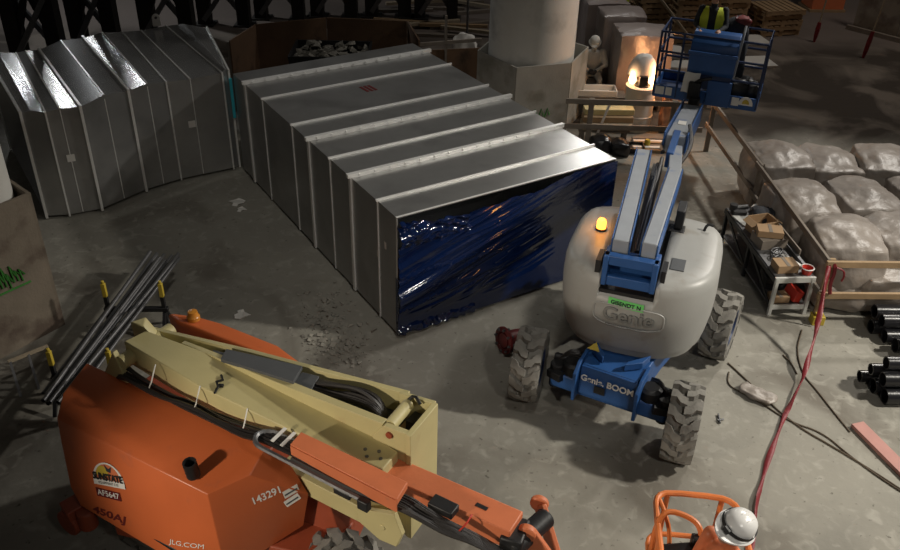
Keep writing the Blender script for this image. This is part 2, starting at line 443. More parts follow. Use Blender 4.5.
def bflange(i, out, th, name):
    n, f = NP[i], FP[i]; ax = (f - n).normalized(); nr = V((ax.y, -ax.x, 0))
    m_ = MB(); o = n - nr * th / 2; L_ = (f - n).length
    for (x0, x1, z0, z1) in ((-out, L_ + out, HD, HD + out), (-out, 0, .02, HD + .0005), (L_, L_ + out, .02, HD + .0005)):
        g = V((o.x, o.y, 0))
        m_.prism([g + ax * x0 + V((0, 0, z0)), g + ax * x1 + V((0, 0, z0)), g + ax * x1 + V((0, 0, z1)), g + ax * x0 + V((0, 0, z1))], nr * th)
    m_.build(name, M_galv2, bend, smooth=0)
for i in (0, 2, 3): bflange(i, .04, .04, 'flange')
for i in (1, 4, 5): bflange(i, .014, .025, 'standing_seam')
bflange(6, .03, .03, 'end_rim')
for px_, py_, z_ in ((19, 163, 0), (71, 158, 0), (192, 124, 0)):
    # small paper tags on the side sheet
    best = None
    for i in range(6):
        a, c = V((NP[i].x, NP[i].y, 0)), V((NP[i + 1].x, NP[i + 1].y, 0)); dd = (c - a).normalized(); nn = V((dd.y, -dd.x, 0))
        ro = V((0, 0, H)); rd = at(px_, py_, 0) - ro
        t = (a - ro).dot(nn) / rd.dot(nn); p = ro + rd * t; u = (p - a).dot(dd)
        if 0 <= u <= (c - a).length: best = (p, dd, nn)
    if best:
        p, dd, nn = best; m_ = MB()
        m_.prism([p - dd * .06 + V((0, 0, -.06)), p + dd * .06 + V((0, 0, -.06)), p + dd * .06 + V((0, 0, .06)), p - dd * .06 + V((0, 0, .06))], nn * .006)
        m_.build('paper_tag', M_paper, bend, smooth=0)
p = FP[4].lerp(FP[5], .78) - V((0, 0, 0)); p = p.lerp(NP[4].lerp(NP[5], .78), .02)
m_ = MB(); m_.box(p + V((0, 0, .10)), (.15, .02, .12), rz=.3); m_.lathe(p + V((0, 0, .20)), [(.03, -.012), (.075, -.012), (.075, .012), (.03, .012), (.03, -.012)], 14, axis=(.45, -.9, 0), cap=False)
part_label(m_.build('lifting_lug', M_white, bend), 'white lifting lug')
m_ = MB(); c = at(115, 61, HD) + V((0, 0, .003)); m_.bar(c - V((.22, .07, 0)), c + V((.22, .07, 0)), .07, .004); part_label(m_.build('mark', M_reddk, bend), 'dark red label')
m_ = MB(); c = D0 + DB * 5.95 - DA * .03; m_.bar(c + V((0, 0, 1.0)), c + V((0, 0, 1.72)), .05, .02, up=DB); part_label(m_.build('tape', M_cyan, bend), 'cyan tape on the joint corner')

# ================================================================== COLUMNS AND FORMWORK BOXES
b = MB(); cc = V((1.52, 17.36, 0)); b.cyl(cc, cc + V((0, 0, 9)), .86, n=64)
tag(b.build('concrete_column', M_conc, smooth=40), 'thick round pale concrete column standing behind the straight duct', 'column', kind='structure')
ring = [V((.44, 17.3, 0)), V((1.17, 16.33, 0)), V((2.27, 16.68, 0)), V((2.72, 17.7, 0)), V((1.95, 18.5, 0)), V((.85, 18.35, 0))]
box1 = thing('plywood_box', 'grey plywood box built around the foot of the round concrete column', 'box', cc)
for i in range(6):
    a, c = ring[i], ring[(i + 1) % 6]; d = (c - a).normalized(); n = V((-d.y, d.x, 0))
    m_ = MB(); m_.prism([a + d * .01, c - d * .01, c - d * .01 + n * .03, a + d * .01 + n * .03], (0, 0, 1.42)); m_.build('panel', M_plybox, box1, smooth=0)
    m_ = MB(); m_.bar(a + n * .03 + d * .03, a + n * .03 + d * .03 + V((0, 0, 1.40)), .05, .05, up=d); m_.build('stud', M_woodold, box1, smooth=0)
m_ = MB(); a = ring[1] + (ring[2] - ring[1]) * .35 + V((0, 0, .36)); d = (ring[2] - ring[1]).normalized(); n = V((d.y, -d.x, 0))
random.seed(3)
for k in range(3):
    m_.tube([a + d * (.0 + .13 * k) + n * .006, a + d * (.05 + .13 * k) + n * .006 + V((0, 0, .17)), a + d * (.1 + .13 * k) + n * .006 + V((0, 0, .03))], .014, 6)
part_label(m_.build('spray_mark', M_graf, box1), 'green spray paint mark')

LB = Fr(-5.2, 9.66, 0)
e1 = (V((-6.5, 8.42, 0)) - V((-5.2, 9.66, 0))).normalized()   # the face with the green paint
e1 = (at(0, 205, 2) - at(30, 193, 2)); e1.z = 0; e1.normalize()
e2 = (at(8, 178, 2) - at(30, 193, 2)); e2.z = 0; e2.normalize()
c0 = V((-5.2, 9.66, 0)); rc = [c0, c0 + e1 * 1.14, c0 + e1 * 1.14 + e2 * 1.14, c0 + e2 * 1.14]
box2 = thing('plywood_box', 'weathered brown plywood box with green spray paint around the column at the left edge', 'box', c0 + e1 * .57 + e2 * .57)
for i in range(4):
    a, c = rc[i], rc[(i + 1) % 4]; d = (c - a).normalized(); n = V((-d.y, d.x, 0))
    if n.dot(c0 + e1 * .57 + e2 * .57 - a) < 0: n = -n
    m_ = MB(); m_.prism([a + d * .04, c - d * .0, c + n * .04, a + d * .04 + n * .04], (0, 0, 2.0)); m_.build('panel', M_ply, box2, smooth=0)
    m_ = MB(); m_.bar(a + n * .06 + d * .06, a + n * .06 + d * .06 + V((0, 0, 1.97)), .07, .07, up=d); m_.build('stud', M_woodold, box2, smooth=0)
fn = V((e1.y, -e1.x, 0)); fn = fn if fn.dot(e2) < 0 else -fn
m_ = MB(); a = c0 + e1 * .42 + fn * .012
random.seed(5)
for k in range(7):
    x = .0 + .055 * k; z = .92 + random.uniform(-.03, .03)
    m_.tube([a + e1 * (.0 - x + .3) + V((0, 0, z)), a + e1 * (-x + .32) + V((0, 0, z + random.uniform(.14, .3))), a + e1 * (-x + .26) + V((0, 0, z + .08))], .012, 6)
m_.tube([a + e1 * -.12 + V((0, 0, .86)), a + e1 * .4 + V((0, 0, .87))], .014, 6)
part_label(m_.build('spray_mark', M_graf, box2), 'green spray paint scrawl')
b = MB(); c = c0 + e1 * .56 + e2 * .56; b.cyl(c, c + V((0, 0, 9)), .50, n=48)
tag(b.build('concrete_column', M_conc, smooth=40), 'pale round column rising out of the brown plywood box at the left edge', 'column', kind='structure')

# ================================================================== BLUE BOOM LIFT
G = Fr(2.32, 8.81, -27.5)                      # chassis: +y points away from the camera, along the boom
T = Fr(2.278, 8.945, -18.5)                    # turret
BL = thing('boom_lift', 'blue and grey wheeled boom lift with raised basket beside the blue film', 'boom lift', G.o, 0)
def wheel(F, x, y, R_, w, parent, spin=0, steer=0, mt=None, mh=None, side=1):
    """tyre with chevron lugs; axle along local x"""
    ax = Matrix.Rotation(math.radians(steer), 3, 'Z') @ V((1, 0, 0)); axw = F.d(*ax); c = F(x, y, R_)
    fw = V((-axw.y, axw.x, 0)); up = V((0, 0, 1))
    m_ = MB(); rc_ = R_ - .058
    prof = [(.24, -w * .40), (rc_ * .8, -w * .47), (rc_ * .95, -w * .46), (rc_, -w * .38), (rc_, w * .38), (rc_ * .95, w * .46), (rc_ * .8, w * .47), (.24, w * .40)]
    q = [[c + axw * z + (fw * math.cos(a) + up * math.sin(a)) * r for r, z in prof] for a in [2 * PI * i / 48 for i in range(48)]]
    m_.loft(q + [q[0]], cap=False, closed=False)
    nl = 13
    for i in range(nl):
        for sd in (-1, 1):
            a0 = 2 * PI * (i + (0 if sd < 0 else .5)) / nl + spin; rg = []
            for f_, da, hh, hw in ((.485, -.02, -.06, .060), (.47, 0, .040, .058), (.30, .04, .058, .050), (.18, .17, .058, .048), (-.03, .22, .058, .044)):
                a = a0 + da; rad = fw * math.cos(a) + up * math.sin(a); tg = up * math.cos(a) - fw * math.sin(a)
                q0 = c + axw * (sd * w * f_)
                rg.append([q0 + rad * (rc_ - .03) - tg * (hw + .012), q0 + rad * (rc_ - .03) + tg * (hw + .012), q0 + rad * (rc_ + hh) + tg * hw, q0 + rad * (rc_ + hh) - tg * hw])
            m_.loft(rg)
    t = m_.build('wheel', mt or M_tyre, parent, smooth=30)
    m_ = MB()
    for sd in (-1, 1):
        m_.lathe(c + axw * sd * w * .26, [(.25, .0), (.25, .06), (.215, .06), (.19, .0), (.09, .01), (.08, .05), (.0, .05)], 20, axis=axw * sd, cap=False)
    m_.build('rim', mh or M_bluedk, t); return t
wheel(G, -1.02, -.92, .455, .36, BL, .1, 13)
wheel(G, .90, -1.03, .455, .37, BL, .25, 9)
wheel(G, .82, 1.08, .455, .36, BL, .05)
wheel(G, -.96, 1.10, .44, .32, BL, .2)
# chassis
m_ = MB()
pts = [(-.34, -1.0), (.34, -1.0), (.40, -.2), (.55, .9), (.3, 1.3), (-.3, 1.3), (-.55, .9), (-.40, -.2)]
m_.prism([G(x, y, .42) for x, y in pts], (0, 0, .36)); m_.build('chassis', M_blue, BL, bevel=.015)
m_ = MB(); m_.hull([G(-.34, -1.02, .77), G(.34, -1.02, .77), G(-.34, -1.06, .40), G(.34, -1.06, .40), G(-.34, -1.0, .40), G(.34, -1.0, .40), G(-.34, -.98, .77), G(.34, -.98, .77)])
nose = m_.build('nose_plate', M_blue, BL, bevel=.008)
for sx in (-1, 1):
    m_ = MB(); x0 = .37 * sx
    m_.prism([G(x0 - .02, -.9, .36), G(x0 - .02, -1.14, .32), G(x0 - .02, -1.16, .72), G(x0 - .02, -1.02, .82), G(x0 - .02, -.72, .82), G(x0 - .02, -.74, .60)], G.d(.04, 0, 0)); m_.build('gusset', M_blue, BL, bevel=.006)
    m_ = MB(); m_.hull([G(sx * .40, -.80, .80), G(sx * .40, -.66, .80), G(sx * .60, -.95, .86), G(sx * .60, -.84, .86), G(sx * .40, -.80, .84), G(sx * .40, -.66, .84), G(sx * .60, -.95, .90), G(sx * .60, -.84, .90)]) if False else m_.prism([G(sx * .30, -.78, .80), G(sx * .34, -.60, .80), G(sx * .14, -.84, .80), G(sx * .13, -.92, .80)], (0, 0, .09)); m_.build('tie_down', M_blue, BL, bevel=.006)
m_ = MB(); m_.box(G(0, -.93, .44), (1.42, .20, .22), G.rz); m_.build('front_axle', M_blue, BL, bevel=.03)
m_ = MB(); m_.box(G(0, 1.10, .44), (1.46, .22, .24), G.rz); m_.build('rear_axle', M_blue, BL, bevel=.03)
for sx in (-1, 1):
    m_ = MB(); m_.cyl(G(sx * .66, -.93, .30), G(sx * .66, -.93, .62), .085); m_.bar(G(sx * .55, -1.05, .52), G(sx * .74, -.98, .50), .10, .10); m_.cyl(G(sx * .50, -.80, .62), G(sx * .74, -.82, .62), .05); m_.build('steering_knuckle', M_black, BL, bevel=.008)
    m_ = MB(); m_.lathe(G(sx * .47, -.90, .52), [(.0, 0), (.11, 0), (.13, .03), (.13, .15), (.09, .18), (.0, .18)], 18); m_.build('drive_motor', M_black, BL)
m_ = MB()
for k in range(4): m_.tube([G(-.42, -.7 - .02 * k, .7), G(-.55, -.78, .78 - .03 * k), G(-.68, -.86, .62), G(-.75, -.9, .5)], .014, 6, smooth=2)
m_.build('hose', M_hose, BL); m_ = MB()
for k in range(3): m_.tube([G(.42, -.7 - .03 * k, .66), G(.56, -.82, .76 - .04 * k), G(.70, -.9, .55)], .014, 6, smooth=2)
m_.build('hose', M_hose, BL)
ff = plane_map(G(0, -1.062, .64), G.d(1, 0, 0), (G(0, -1.02, .77) - G(0, -1.06, .40)))
text_mesh('lettering', 'Genie. BOOM', .108, M_white, BL, ff, bold=.003)
m_ = MB(); c = G(-.31, -.80, .92)
m_.prism([c + G.d(-.04, -.05, -.02), c + G.d(.11, -.05, -.02), c + G.d(.035, .05, .03)], G.d(0, -.004, .006)); part_label(m_.build('warning_sticker', M_yel, BL), 'yellow warning triangle')
m_ = MB(); m_.box(G(-.08, -1.068, .53), (.13, .012, .1), G.rz); m_.build('hatch', M_black, BL)
m_ = MB(); m_.cyl(G(0, .1, .76), G(0, .1, .86), .52, n=32); m_.build('turntable', M_bluedk, BL)
# moulded turret cover
HW, HB, HF = .90, .84, 1.0
def hood_ring(z, k, dx=0):
    R_ = []
    for i in range(40):
        t_ = PI + PI * i / 39; cx, sy = math.cos(t_), math.sin(t_)
        R_.append(T(dx + k * HW * math.copysign(abs(cx) ** (2 / 2.5), cx), -k * HB * abs(sy) ** (2 / 2.5), z))
    for i in range(1, 16):
        t_ = PI * i / 16; cx, sy = math.cos(t_), math.sin(t_)
        R_.append(T(dx + k * HW * math.copysign(abs(cx) ** (2 / 5.0), cx), k * HF * abs(sy) ** (2 / 5.0), z))
    return R_
prof = [(.76, .80), (.80, .87), (.90, .905), (.905, .925), (1.0, .95), (1.25, .99), (1.5, 1.0), (1.70, .99), (1.79, .97), (1.84, .93), (1.865, .87), (1.875, .7)]
m_ = MB(); m_.loft([hood_ring(z, k) for z, k in prof]); hd = m_.build('turret_cover', M_grey, BL, smooth=35)
def carve(o, box_c, size, rz):
    cm = MB(); cm.box(box_c, size, rz); co = cm.build('cut', M_black)
    bo = o.modifiers.new('b', 'BOOLEAN'); bo.operation = 'DIFFERENCE'; bo.solver = 'EXACT'; bo.object = co
    dg = bpy.context.evaluated_depsgraph_get(); dg.update()
    me = bpy.data.meshes.new_from_object(o.evaluated_get(dg)); old = o.data; o.modifiers.remove(bo); o.data = me
    me.name = o.name; bpy.data.objects.remove(co)
carve(hd, T(-.06, .1, 2.04), (.62, 2.6, .80), T.rz)
def hoodmap(x, y, z):                                   # wraps the raised lettering round the cover
    zz = 1.40 + y; k = .995
    yy = -k * HB * max(0, 1 - min(1, abs(x - .02) / (k * HW)) ** 2.5) ** (1 / 2.5)
    return T(x, yy - .006 - z * 6, zz)
M_greydk = mat('dark_grey_lettering', (.20, .20, .19), .5, 0, .1, 8, .02)  # letters darker than the cover
text_mesh('lettering', 'Genie', .24, M_greydk, BL, hoodmap, extrude=.003, bold=.004)
m_ = MB(); P = []
for i in range(41):
    t_ = 2 * PI * i / 40; P.append(hoodmap(.40 * math.copysign(abs(math.cos(t_)) ** .5, math.cos(t_)), .14 * math.copysign(abs(math.sin(t_)) ** .5, math.sin(t_)) - .01, .001))
m_.tube(P, .010, 6); m_.build('badge_border', M_grey, BL)
m_ = MB(); rws = []
for yy in (.125, .225): rws.append([m_.bm.verts.new(hoodmap(-.24 + .40 * i / 10, yy - .02 * i / 10, .0015)) for i in range(11)])
for i in range(10): m_.face([rws[0][i], rws[0][i + 1], rws[1][i + 1], rws[1][i]])
part_label(m_.build('label', M_green, BL), 'bright green label')
text_mesh('lettering', 'GISENDT N', .07, M_navy, BL, lambda x, y, z: hoodmap(x * .95 - .04, y + .170 - .05 * (x + .2) * .9, .0022 + z), extrude=.0005, bold=.001)
# blue boom bracket in the notch of the cover
m_ = MB()
for z in (1.80, 2.06): m_.box(T(-.06, -.74, z), (.60, .10, .12), T.rz)
for x in (-.33, .21): m_.box(T(x, -.68, 1.93), (.06, .26, .38), T.rz)
m_.box(T(-.06, -.58, 1.92), (.50, .04, .32), T.rz); m_.build('boom_bracket', M_blue, BL, bevel=.01)
m_ = MB(); m_.box(T(-.06, .15, 1.66), (.60, 1.9, .05), T.rz); m_.box(T(-.42, -.60, 1.92), (.06, .26, .16), T.rz); m_.box(T(.30, -.60, 1.85), (.05, .24, .3), T.rz); m_.build('pivot_bay', M_black, BL)
m_ = MB(); m_.box(T(.42, -.30, 1.875), (.16, .26, .02), T.rz); m_.build('window_panel', M_plate, BL, bevel=.005)
m_ = MB(); m_.tube([T(.62, .62, 1.84), T(.63, .64, 1.92), T(.66, .66, 1.95), T(.72, .66, 1.94)], .018, 8, smooth=1); m_.build('exhaust', M_black, BL)
def hull2(lst): return MB().hull(lst)
# lower folding arm (left) and main boom (right)
def beam(p0, p1, w, h, name, m__, up=(0, 0, 1)): 
    q_ = MB(); q_.bar(p0, p1, w, h, up); return q_.build(name, m__, BL, bevel=.012)
beam(T(-.21, -.66, 2.17), T(-.37, 2.12, 2.06), .18, .18, 'lower_arm', M_beam)
beam(T(.10, -.66, 2.19), T(.11, 1.65, 2.08), .16, .19, 'main_boom', M_beam)
for x0, x1, y1, nm in ((-.31, -.47, 2.12, 1), (-.11, -.27, 2.12, 1), (.01, .02, 1.65, 2), (.19, .20, 1.65, 2)):
    q_ = MB(); q_.bar(T(x0, -.66, 2.165), T(x1, y1, 2.06), .014, .21); q_.build('side_plate', M_blue, BL, bevel=.004)
m_ = MB(); m_.bar(T(-.06, -.5, 1.90), T(-.16, 2.2, 1.88), .13, .10); m_.tube([T(-.03, -.4, 2.0), T(-.05, .6, 2.05), T(-.10, 1.5, 2.0), T(-.12, 2.2, 2.03)], .025, 8, smooth=2); m_.tube([T(-.06, -.4, 2.0), T(-.09, .5, 2.02), T(-.12, 1.5, 2.03), T(-.16, 2.1, 1.98)], .02, 8, smooth=2); m_.build('hose_bundle', M_hose, BL)
m_ = MB(); m_.box(T(.32, .65, 2.02), (.10, .30, .24), T.rz); m_.box(T(.30, .55, 1.86), (.2, .18, .05), T.rz); m_.build('valve_block', M_black, BL, bevel=.01)
q_ = MB(); q_.bar(T(.11, 1.6, 2.02), T(.0, 2.9, 1.86), .17, .17); q_.build('extension_boom', M_beam, BL, bevel=.01)
q_ = MB(); q_.bar(T(-.04, 2.4, 1.92), T(-.06, 3.6, 1.78), .10, .22); q_.build('boom_head', M_blue, BL, bevel=.01)
q_ = MB(); q_.bar(T(-.05, 3.3, 1.78), T(.0, 5.62, 1.42), .30, .26); q_.build('jib_arm', M_beam, BL, bevel=.02)
for sx in (-.165, .165):
    q_ = MB(); q_.bar(T(-.05 + sx, 3.25, 1.80), T(sx, 5.75, 1.42), .022, .34); q_.build('side_plate', M_blue, BL, bevel=.004)
q_ = MB(); q_.tube([T(.06, 1.9, 2.02), T(.16, 2.5, 1.92), T(.20, 3.2, 1.9), T(.10, 3.7, 1.95)], .03, 8, smooth=2); q_.tube([T(-.16, 2.7, 1.9), T(-.24, 3.3, 1.7), T(-.2, 3.9, 1.75)], .03, 8, smooth=2); q_.build('hose', M_hose, BL)
q_ = MB(); q_.box(T(-.04, 4.15, 1.795), (.12, .15, .01), T.rz); q_.build('label', M_paper, BL)
# beacon
m_ = MB(); c = T(-.56, .20, 1.86); m_.cyl(c, c + V((0, 0, .04)), .07); m_.build('beacon_base', M_black, BL)
m_ = MB(); m_.lathe(c + V((0, 0, .04)), [(.058, 0), (.058, .08), (.045, .11), (.0, .12)], 16); part_label(m_.build('beacon', M_beacon, BL), 'glowing amber beacon')
lamp('POINT', 'beacon_light', c + V((0, 0, .26)), c, 4, (1, .42, .08), .05)
# basket
BK = Fr(0, 0, -24.0); pbl = at(653, 94, 1.5); pbr = at(755, 110, 1.5); BK.o = V((pbl.x, pbl.y, 0)); 
dx = pbr - pbl; BK.rz = math.atan2(dx.y, dx.x); BK.R = Matrix.Rotation(BK.rz, 3, 'Z'); BWD = dx.length; BDP = .85
KT = thing  # (the basket is part of the lift)
m_ = MB(); m_.box(BK(BWD / 2, BDP / 2, 1.50), (BWD, BDP, .05), BK.rz); m_.build('basket_floor', M_bluedk, BL)
m_ = MB()
for (x, y, sx, sy) in ((BWD / 2, 0, BWD, .03), (BWD / 2, BDP, BWD, .03), (0, BDP / 2, .03, BDP), (BWD, BDP / 2, .03, BDP)): m_.box(BK(x, y, 1.58), (sx, sy, .22), BK.rz)
m_.build('toe_board', M_blue, BL, bevel=.005)
m_ = MB()
for z in (1.95, 2.28, 2.62):
    m_.tube([BK(0, 0, z), BK(BWD, 0, z), BK(BWD, BDP, z), BK(0, BDP, z), BK(0, 0, z)], .021, 8)
for x, y in ((0, 0), (BWD, 0), (BWD, BDP), (0, BDP), (BWD * .22, 0), (BWD * .72, 0), (BWD * .3, BDP), (BWD * .7, BDP), (0, BDP / 2), (BWD, BDP / 2)): m_.tube([BK(x, y, 1.5), BK(x, y, 2.62)], .021, 8)
m_.build('guard_rail', M_bluedk, BL)
# control console with its folded lid, and the mounting plate under it
x0, x1 = BWD * .30, BWD * .74
m_ = MB(); cs = [(-.02, 1.96), (-.14, 2.08), (-.16, 2.36), (-.10, 2.54), (.06, 2.68), (.20, 2.70), (.20, 2.04)]
m_.loft([[BK(x, y, z) for y, z in cs] for x in (x0, x1)]); m_.build('control_console', M_blue, BL, bevel=.015)
m_ = MB(); m_.prism([BK(x0 - .02, -.165, 2.36), BK(x1 + .02, -.165, 2.36), BK(x1 + .02, -.17, 2.42), BK(x0 - .02, -.17, 2.42)], BK.d(0, -.03, 0)); m_.build('console_lip', M_blue, BL, bevel=.006)
m_ = MB(); m_.box(BK((x0 + x1) / 2 - .02, -.04, 1.90), ((x1 - x0) * .96, .03, .30), BK.rz); m_.build('console_back', M_bluedk, BL)
m_ = MB(); m_.box(BK(BWD * .63, -.05, 1.70), (BWD * .23, .06, .44), BK.rz); m_.build('mounting_plate', M_blue, BL, bevel=.01)
m_ = MB(); m_.tube([BK(BWD * .74, -.05, 2.0), BK(BWD * .75, -.09, 2.3), BK(BWD * .76, -.06, 2.7), BK(BWD * .76, .1, 2.85)], .022, 8, smooth=2); m_.build('handle', M_beam, BL)
m_ = MB(); m_.box(BK(BWD * .40, -.10, 1.72), (.2, .16, .3), BK.rz); m_.tube([BK(BWD * .40, -.1, 1.85), BK(BWD * .45, -.2, 1.95), BK(BWD * .55, -.14, 1.98)], .03, 8, smooth=1); m_.cyl(BK(BWD * .42, -.16, 1.42), BK(BWD * .42, -.16, 1.62), .10); m_.build('rotator', M_black, BL, bevel=.01)
m_ = MB(); n_ = 6; a_ = BK(BWD * .30, -.10, 0)
rows = [[m_.bm.verts.new(BK(BWD * (.27 + .15 * i / 5) + .03 * j / 6, -.10 + .015 * math.sin(i * 1.7 + j), 1.66 + .36 * j / 6)) for i in range(6)] for j in range(7)]
for j in range(6):
    for i in range(5): m_.face([rows[j][i], rows[j][i + 1], rows[j + 1][i + 1], rows[j + 1][i]])
part_label(m_.build('paper_sheet', M_paper, BL), 'crumpled white sheet tied to the basket front')
for x, w_ in ((.06, .15), (.15, .11), (.80, .12)):
    m_ = MB(); m_.box(BK(BWD * x, -.022, 1.60), (w_, .012, .14), BK.rz); m_.build('sticker', M_paper, BL)
m_ = MB(); c = BK(BWD * .90, -.024, 1.56); m_.prism([c + BK.d(.12 * math.cos(PI * i / 14), 0, .15 * math.sin(PI * i / 14)) for i in range(15)], BK.d(0, -.006, 0)); m_.build('sticker', M_paper, BL)
m_ = MB(); c = BK(BWD * .90, -.032, 1.585); m_.prism([c + BK.d(.06 * math.cos(PI * i / 10), 0, .08 * math.sin(PI * i / 10)) for i in range(11)], BK.d(0, -.004, 0)); m_.build('sticker_sun', M_yel, BL)

# ================================================================== ORANGE BOOM LIFT
J = Fr(-2.4, 6.4, -30.8)
OL = thing('boom_lift', 'orange boom lift with cream folded arms in the foreground', 'boom lift', J.o, 0)
def hood(pts, name, lab=None, bev=.05):
    o = MB().hull([J(*p) for p in pts]).build(name, M_or, OL, bevel=bev, seg=4, smooth=50)
    if lab: part_label(o, lab)
    return o
LH = [(-1.17, -.26, 1.66), (-1.02, -.66, 1.63), (-.92, -.84, 1.50), (.35, -.82, 1.53), (.93, -.78, 1.50), (1.13, -.47, 1.57), (1.10, -.22, 1.69), (1.30, -.12, 1.46), (1.46, -.12, 1.22),
      (-.85, -.90, 1.30), (-.68, -1.03, .90), (-.60, -1.03, .70), (.56, -.96, .58), (1.06, -.84, .62), (1.40, -.16, .82), (-.80, -.2, .82), (-1.12, -.24, 1.4)]
hood(LH, 'engine_hood', bev=.075)
RH = [(-1.20, .80, 1.64), (-.95, .72, 1.66), (.45, .82, 1.64), (.60, .92, 1.58), (-1.0, 1.0, 1.55), (-.6, 1.10, 1.52), (.0, 1.14, 1.50), (.42, 1.06, 1.46), (-1.05, .8, .85), (-.85, 1.05, .8), (.0, 1.18, .75), (.48, 1.1, .75), (.62, .9, .8)]
hood(RH, 'side_hood')
m_ = MB(); c = J(.72, -.72, 1.56); m_.pipe(c, c + V((-.01, -.02, .17)), .060, .012, 20); m_.cyl(c, c + V((0, 0, .05)), .048); part_label(m_.build('exhaust_stack', M_black, OL), 'short black exhaust stub')
m_ = MB(); c = J(-.86, .86, 1.64); m_.lathe(c, [(.07, 0), (.07, .04), (.055, .06), (.05, .10), (.0, .11)], 16); part_label(m_.build('beacon', M_amber, OL), 'unlit amber beacon')
# turntable, chassis and wheels
m_ = MB(); m_.hull([J(x, y, z) for x in (-.85, .9) for y in (-.2, .75) for z in (.9, 1.35)]); m_.build('turret_frame', M_ordk, OL, bevel=.02)
m_ = MB(); m_.hull([J(*p) for p in ((1.15, .22, 1.30), (1.15, -.05, 1.30), (1.55, -.0, 1.22), (1.62, .22, 1.18), (1.15, .22, .75), (1.15, -.1, .75), (1.72, .2, .66), (1.70, -.02, .70))]); m_.build('front_bracket', M_ordk, OL, bevel=.015)
CH = Fr(-2.05, 6.0, -14)
m_ = MB(); m_.prism([CH(x, y, .38) for x, y in ((-1.0, -.5), (1.25, -.5), (1.25, .5), (-1.0, .5))], (0, 0, .36)); m_.cyl(CH(0.05, .2, .74), CH(.05, .2, .92), .5, n=28); m_.build('chassis', M_ordk, OL, bevel=.02)
for x, y, st in ((1.32, -.72, 0), (1.28, .98, 0), (-1.05, -.5, 0), (-1.0, .85, 0)):
    wheel(CH, 0, 0, .42, .32, OL, .1, mt=M_tyre, mh=M_ordk) if False else None
def jwheel(x, y, a, mt):
    F = Fr(*CH(x, y)[:2], -14 + 90 + a); wheel(F, 0, 0, .42, .32, OL, .1, mt=mt, mh=M_ordk)
wq = at(340, 537, .84); FW_ = Fr(wq.x, wq.y - .03, 84); wheel(FW_, 0, 0, .42, .32, OL, .1, mt=M_tyre, mh=M_ordk); jwheel(1.25, 1.02, -4, M_tyre); jwheel(-.85, .95, 0, M_tyre); jwheel(-.75, -.22, 0, M_tyre)
m_ = MB(); m_.bar(J(-.70, -.85, .55), J(-.78, -1.10, .52), .20, .22); m_.cyl(J(-.78, -.95, .42), J(-.78, -1.12, .42), .14); m_.cyl(J(-.60, -1.0, .40), J(-.60, -1.0, .62), .09); m_.tube([J(-.85, -1.05, .5), J(-.95, -1.0, .4), J(-.9, -.95, .25)], .05, 8); m_.build('axle_bracket', M_ordk, OL, bevel=.02)
m_ = MB(); m_.bar(J(.30, -.93, .72), J(.75, -.90, .70), .06, .06); m_.box(J(.1, -.93, .74), (.12, .06, .08), J.rz); m_.build('hood_latch', M_black, OL, bevel=.01)
# decals on the hood side
sA, sB, sC = J(-.60, -.945, 1.20), J(.93, -.80, 1.18), J(.2, -.885, 1.35)
def face_map(p, q, r, u, v):
    ex = (q - p).normalized(); ey = r - p; ey = (ey - ex * ey.dot(ex)).normalized()
    return plane_map(p + ex * u + ey * v, ex, ey), ex, ey
def hood_hit(px_, py_):
    """point and normal where a decal sits on the hood skin"""
    ro = V((0, 0, H)); rd = (at(px_, py_) - ro).normalized()
    o = bpy.data.objects['engine_hood']; iv = o.parent.matrix_basis.inverted(); mi = iv.to_3x3()
    dg = bpy.context.evaluated_depsgraph_get(); dg.update()
    ok, p, n, i = o.ray_cast(iv @ ro, mi @ rd, depsgraph=dg)
    return o.parent.matrix_basis @ p, (iv.inverted().to_3x3() @ n).normalized()
def hood_map(c, ex, ey, n, off=.003):
    """lays flat lettering onto the curved hood skin"""
    o = bpy.data.objects['engine_hood']; iv = o.parent.matrix_basis.inverted(); mi = iv.to_3x3()
    dg = bpy.context.evaluated_depsgraph_get(); dg.update()
    def f(x, y, z):
        p = c + ex * x + ey * y
        ok, q, nn_, i = o.ray_cast(iv @ (p + n * .25), mi @ (-n), depsgraph=dg)
        q = o.parent.matrix_basis @ q if ok else p
        return q + n * (off + max(0, z))
    return f
def hood_plane(a_, c_):
    """decal plane between two places on the hood side: centre, right, up"""
    p, n = hood_hit(*a_); q, n2 = hood_hit(*c_); nn = (n + n2).normalized()
    c = (p + q) / 2; ex = (q - p); ex = (ex - nn * ex.dot(nn)).normalized(); ey = nn.cross(ex)
    return c + nn * .004, ex, ey, nn, (q - p).length
c, ex, ey, nn, wd = hood_plane((93, 474), (124, 480)); r_ = wd / 2
half = lambda r, n=18: [(r * math.cos(PI * i / n), r * .95 * math.sin(PI * i / n) - r * .25) for i in range(n + 1)]
def flat(pts, name, m__, off, lab=None):
    q_ = MB(); q_.prism([c + ex * x + ey * y + nn * off for x, y in pts], nn * .0012); o = q_.build(name, m__, OL, smooth=0)
    if lab: part_label(o, lab)
    return o
flat(half(r_) + [(-r_, -r_ * .45), (r_, -r_ * .45)], 'decal', M_white, 0, 'white half round decal with a sun')
flat([(x * .82, y * .82 + .01) for x, y in half(r_)], 'decal_sun', M_or2, .0015)
flat([(x * .4 - r_ * .3, y * .5 + r_ * .18) for x, y in half(r_)], 'decal_sun', M_yel, .003)
flat([(r_ * .0, r_ * .30), (r_ * .25, r_ * .24), (r_ * .35, r_ * .55), (r_ * .14, r_ * .42), (-.02, r_ * .6)], 'decal_bird', M_navy, .0045)
text_mesh('lettering', 'SUNSTATE', r_ * .46, M_black, OL, hood_map(c + ey * (-r_ * .02), ex, ey, nn, .012), fit=r_ * 1.9, bold=.004, extrude=.0005)
